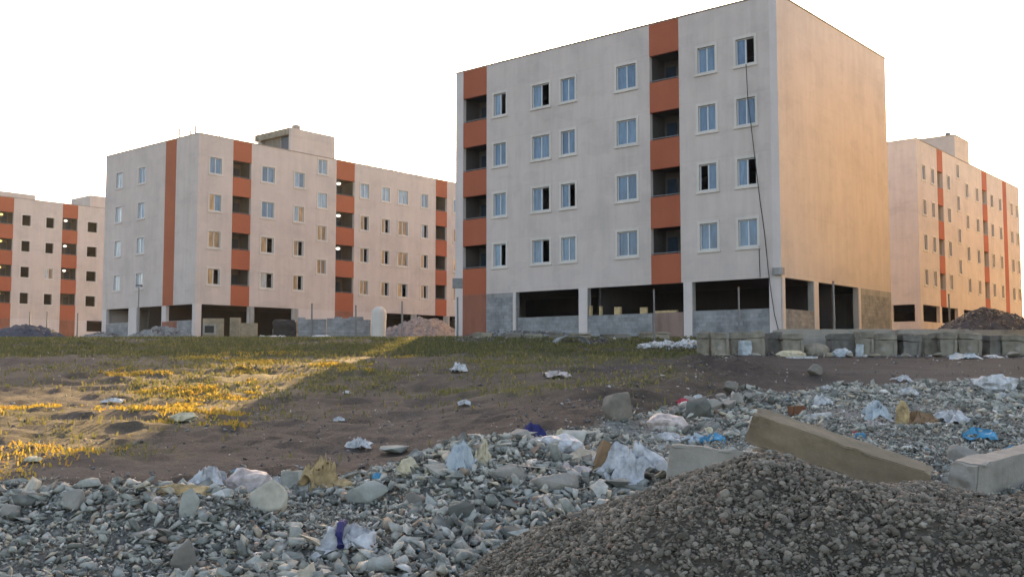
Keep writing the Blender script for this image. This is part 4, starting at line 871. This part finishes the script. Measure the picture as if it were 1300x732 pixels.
for px, y, top, lab in ((831, 47.5, 368, 'thin post before the second dark bay of the near block'), (939, 46.5, 365, 'thin post before the dark bay left of the near corner'), (1060, 46, 358, 'tall thin post before the open doorway in the golden wall'),
                        (1207, 54, 374, 'thin pole rising from the left side of the stone mound'), (36, 88, 396, 'left of two thin posts above the low dark mound'), (58, 88, 396, 'right of two thin posts above the low dark mound'),
                        (97, 90, 398, 'thin post at the second orange stack of the far left block'), (395, 65, 386, 'thin post over the left half of the grey block wall'), (451, 64.8, 388, 'thin post over the right half of the grey block wall'),
                        (510, 68, 383, 'thin post left of the pinkish rubble pile'), (656, 52, 392, 'short thin post at the left dark bay of the near block')):
    post(px, y, top, lab, .05 if y < 60 else .07)
post(174, 79, 363, 'small lamp post before the long block', .06, 'lamp_post', True, None)
t = post(580.5, 58, 378, 'pole with a grey switch box at the left end of the near block', .06, 'utility_pole', False, None)
q = MB(); q.box(-.28, .28, -.2, .2, 3.0, 3.55); q.build('switch_box', M['metal'], t)

# ---------------- evening air
def haze():
    m = bpy.data.materials.new('evening haze'); m.use_nodes = True; t = m.node_tree; t.nodes.remove(t.nodes['Principled BSDF'])
    v = t.nodes.new('ShaderNodeVolumePrincipled'); v.inputs['Color'].default_value = (.95, .93, .9, 1); v.inputs['Density'].default_value = .00018; v.inputs['Anisotropy'].default_value = .35
    t.links.new(v.outputs[0], t.nodes['Material Output'].inputs['Volume'])
    q = MB(); q.box(-420, 420, -30, 420, -6, 34); o = q.build('haze', m); o['kind'] = 'stuff'
if HAZE: haze()

# pale ledge behind the blocks, and slabs tipped against their foot
def ledge(px0, px1, top, y, label):
    slab('kerb_wall', P3(px0, top, y), P3(px1, top, y), 1.2, .5, 'precast', label, 'low wall', px0)
ledge(985, 1140, 417.5, 44.2, 'pale ledge wall behind the block row below the golden wall')
ledge(1141, 1235, 417.5, 44.6, 'pale ledge wall behind the dark sunken block')
ledge(1236, 1330, 418.5, 44.6, 'pale ledge wall in front of the stone mound')
for i, (px, py, w_, h_, lab) in enumerate(((915, 449, 16, 5, 'small flat slab below the second block of the row'), (960, 449, 14, 4, 'small flat slab right of the blue white tub'), (1050, 449, 16, 7, 'broken slab at the foot of the cement sack'),
                                           (1078, 450, 14, 6, 'broken slab beside the grey rag heap'), (1110, 450, 24, 5, 'flat slab below the block with the pale hole'), (1150, 451, 18, 5, 'flat slab below the dark sunken block'),
                                           (1190, 452, 22, 6, 'flat slab left of the pale blue sheet'), (1285, 458, 34, 7, 'long flat slab below the block at the right edge'), (895, 449, 12, 6, 'small slab at the left end of the block row'))):
    hrock('broken_slab', px, py, w_, h_, 'precast' if i % 2 else 'oldblock', lab, 'slab', 90+i, .6, .2*i, y=40.4-.0*i)
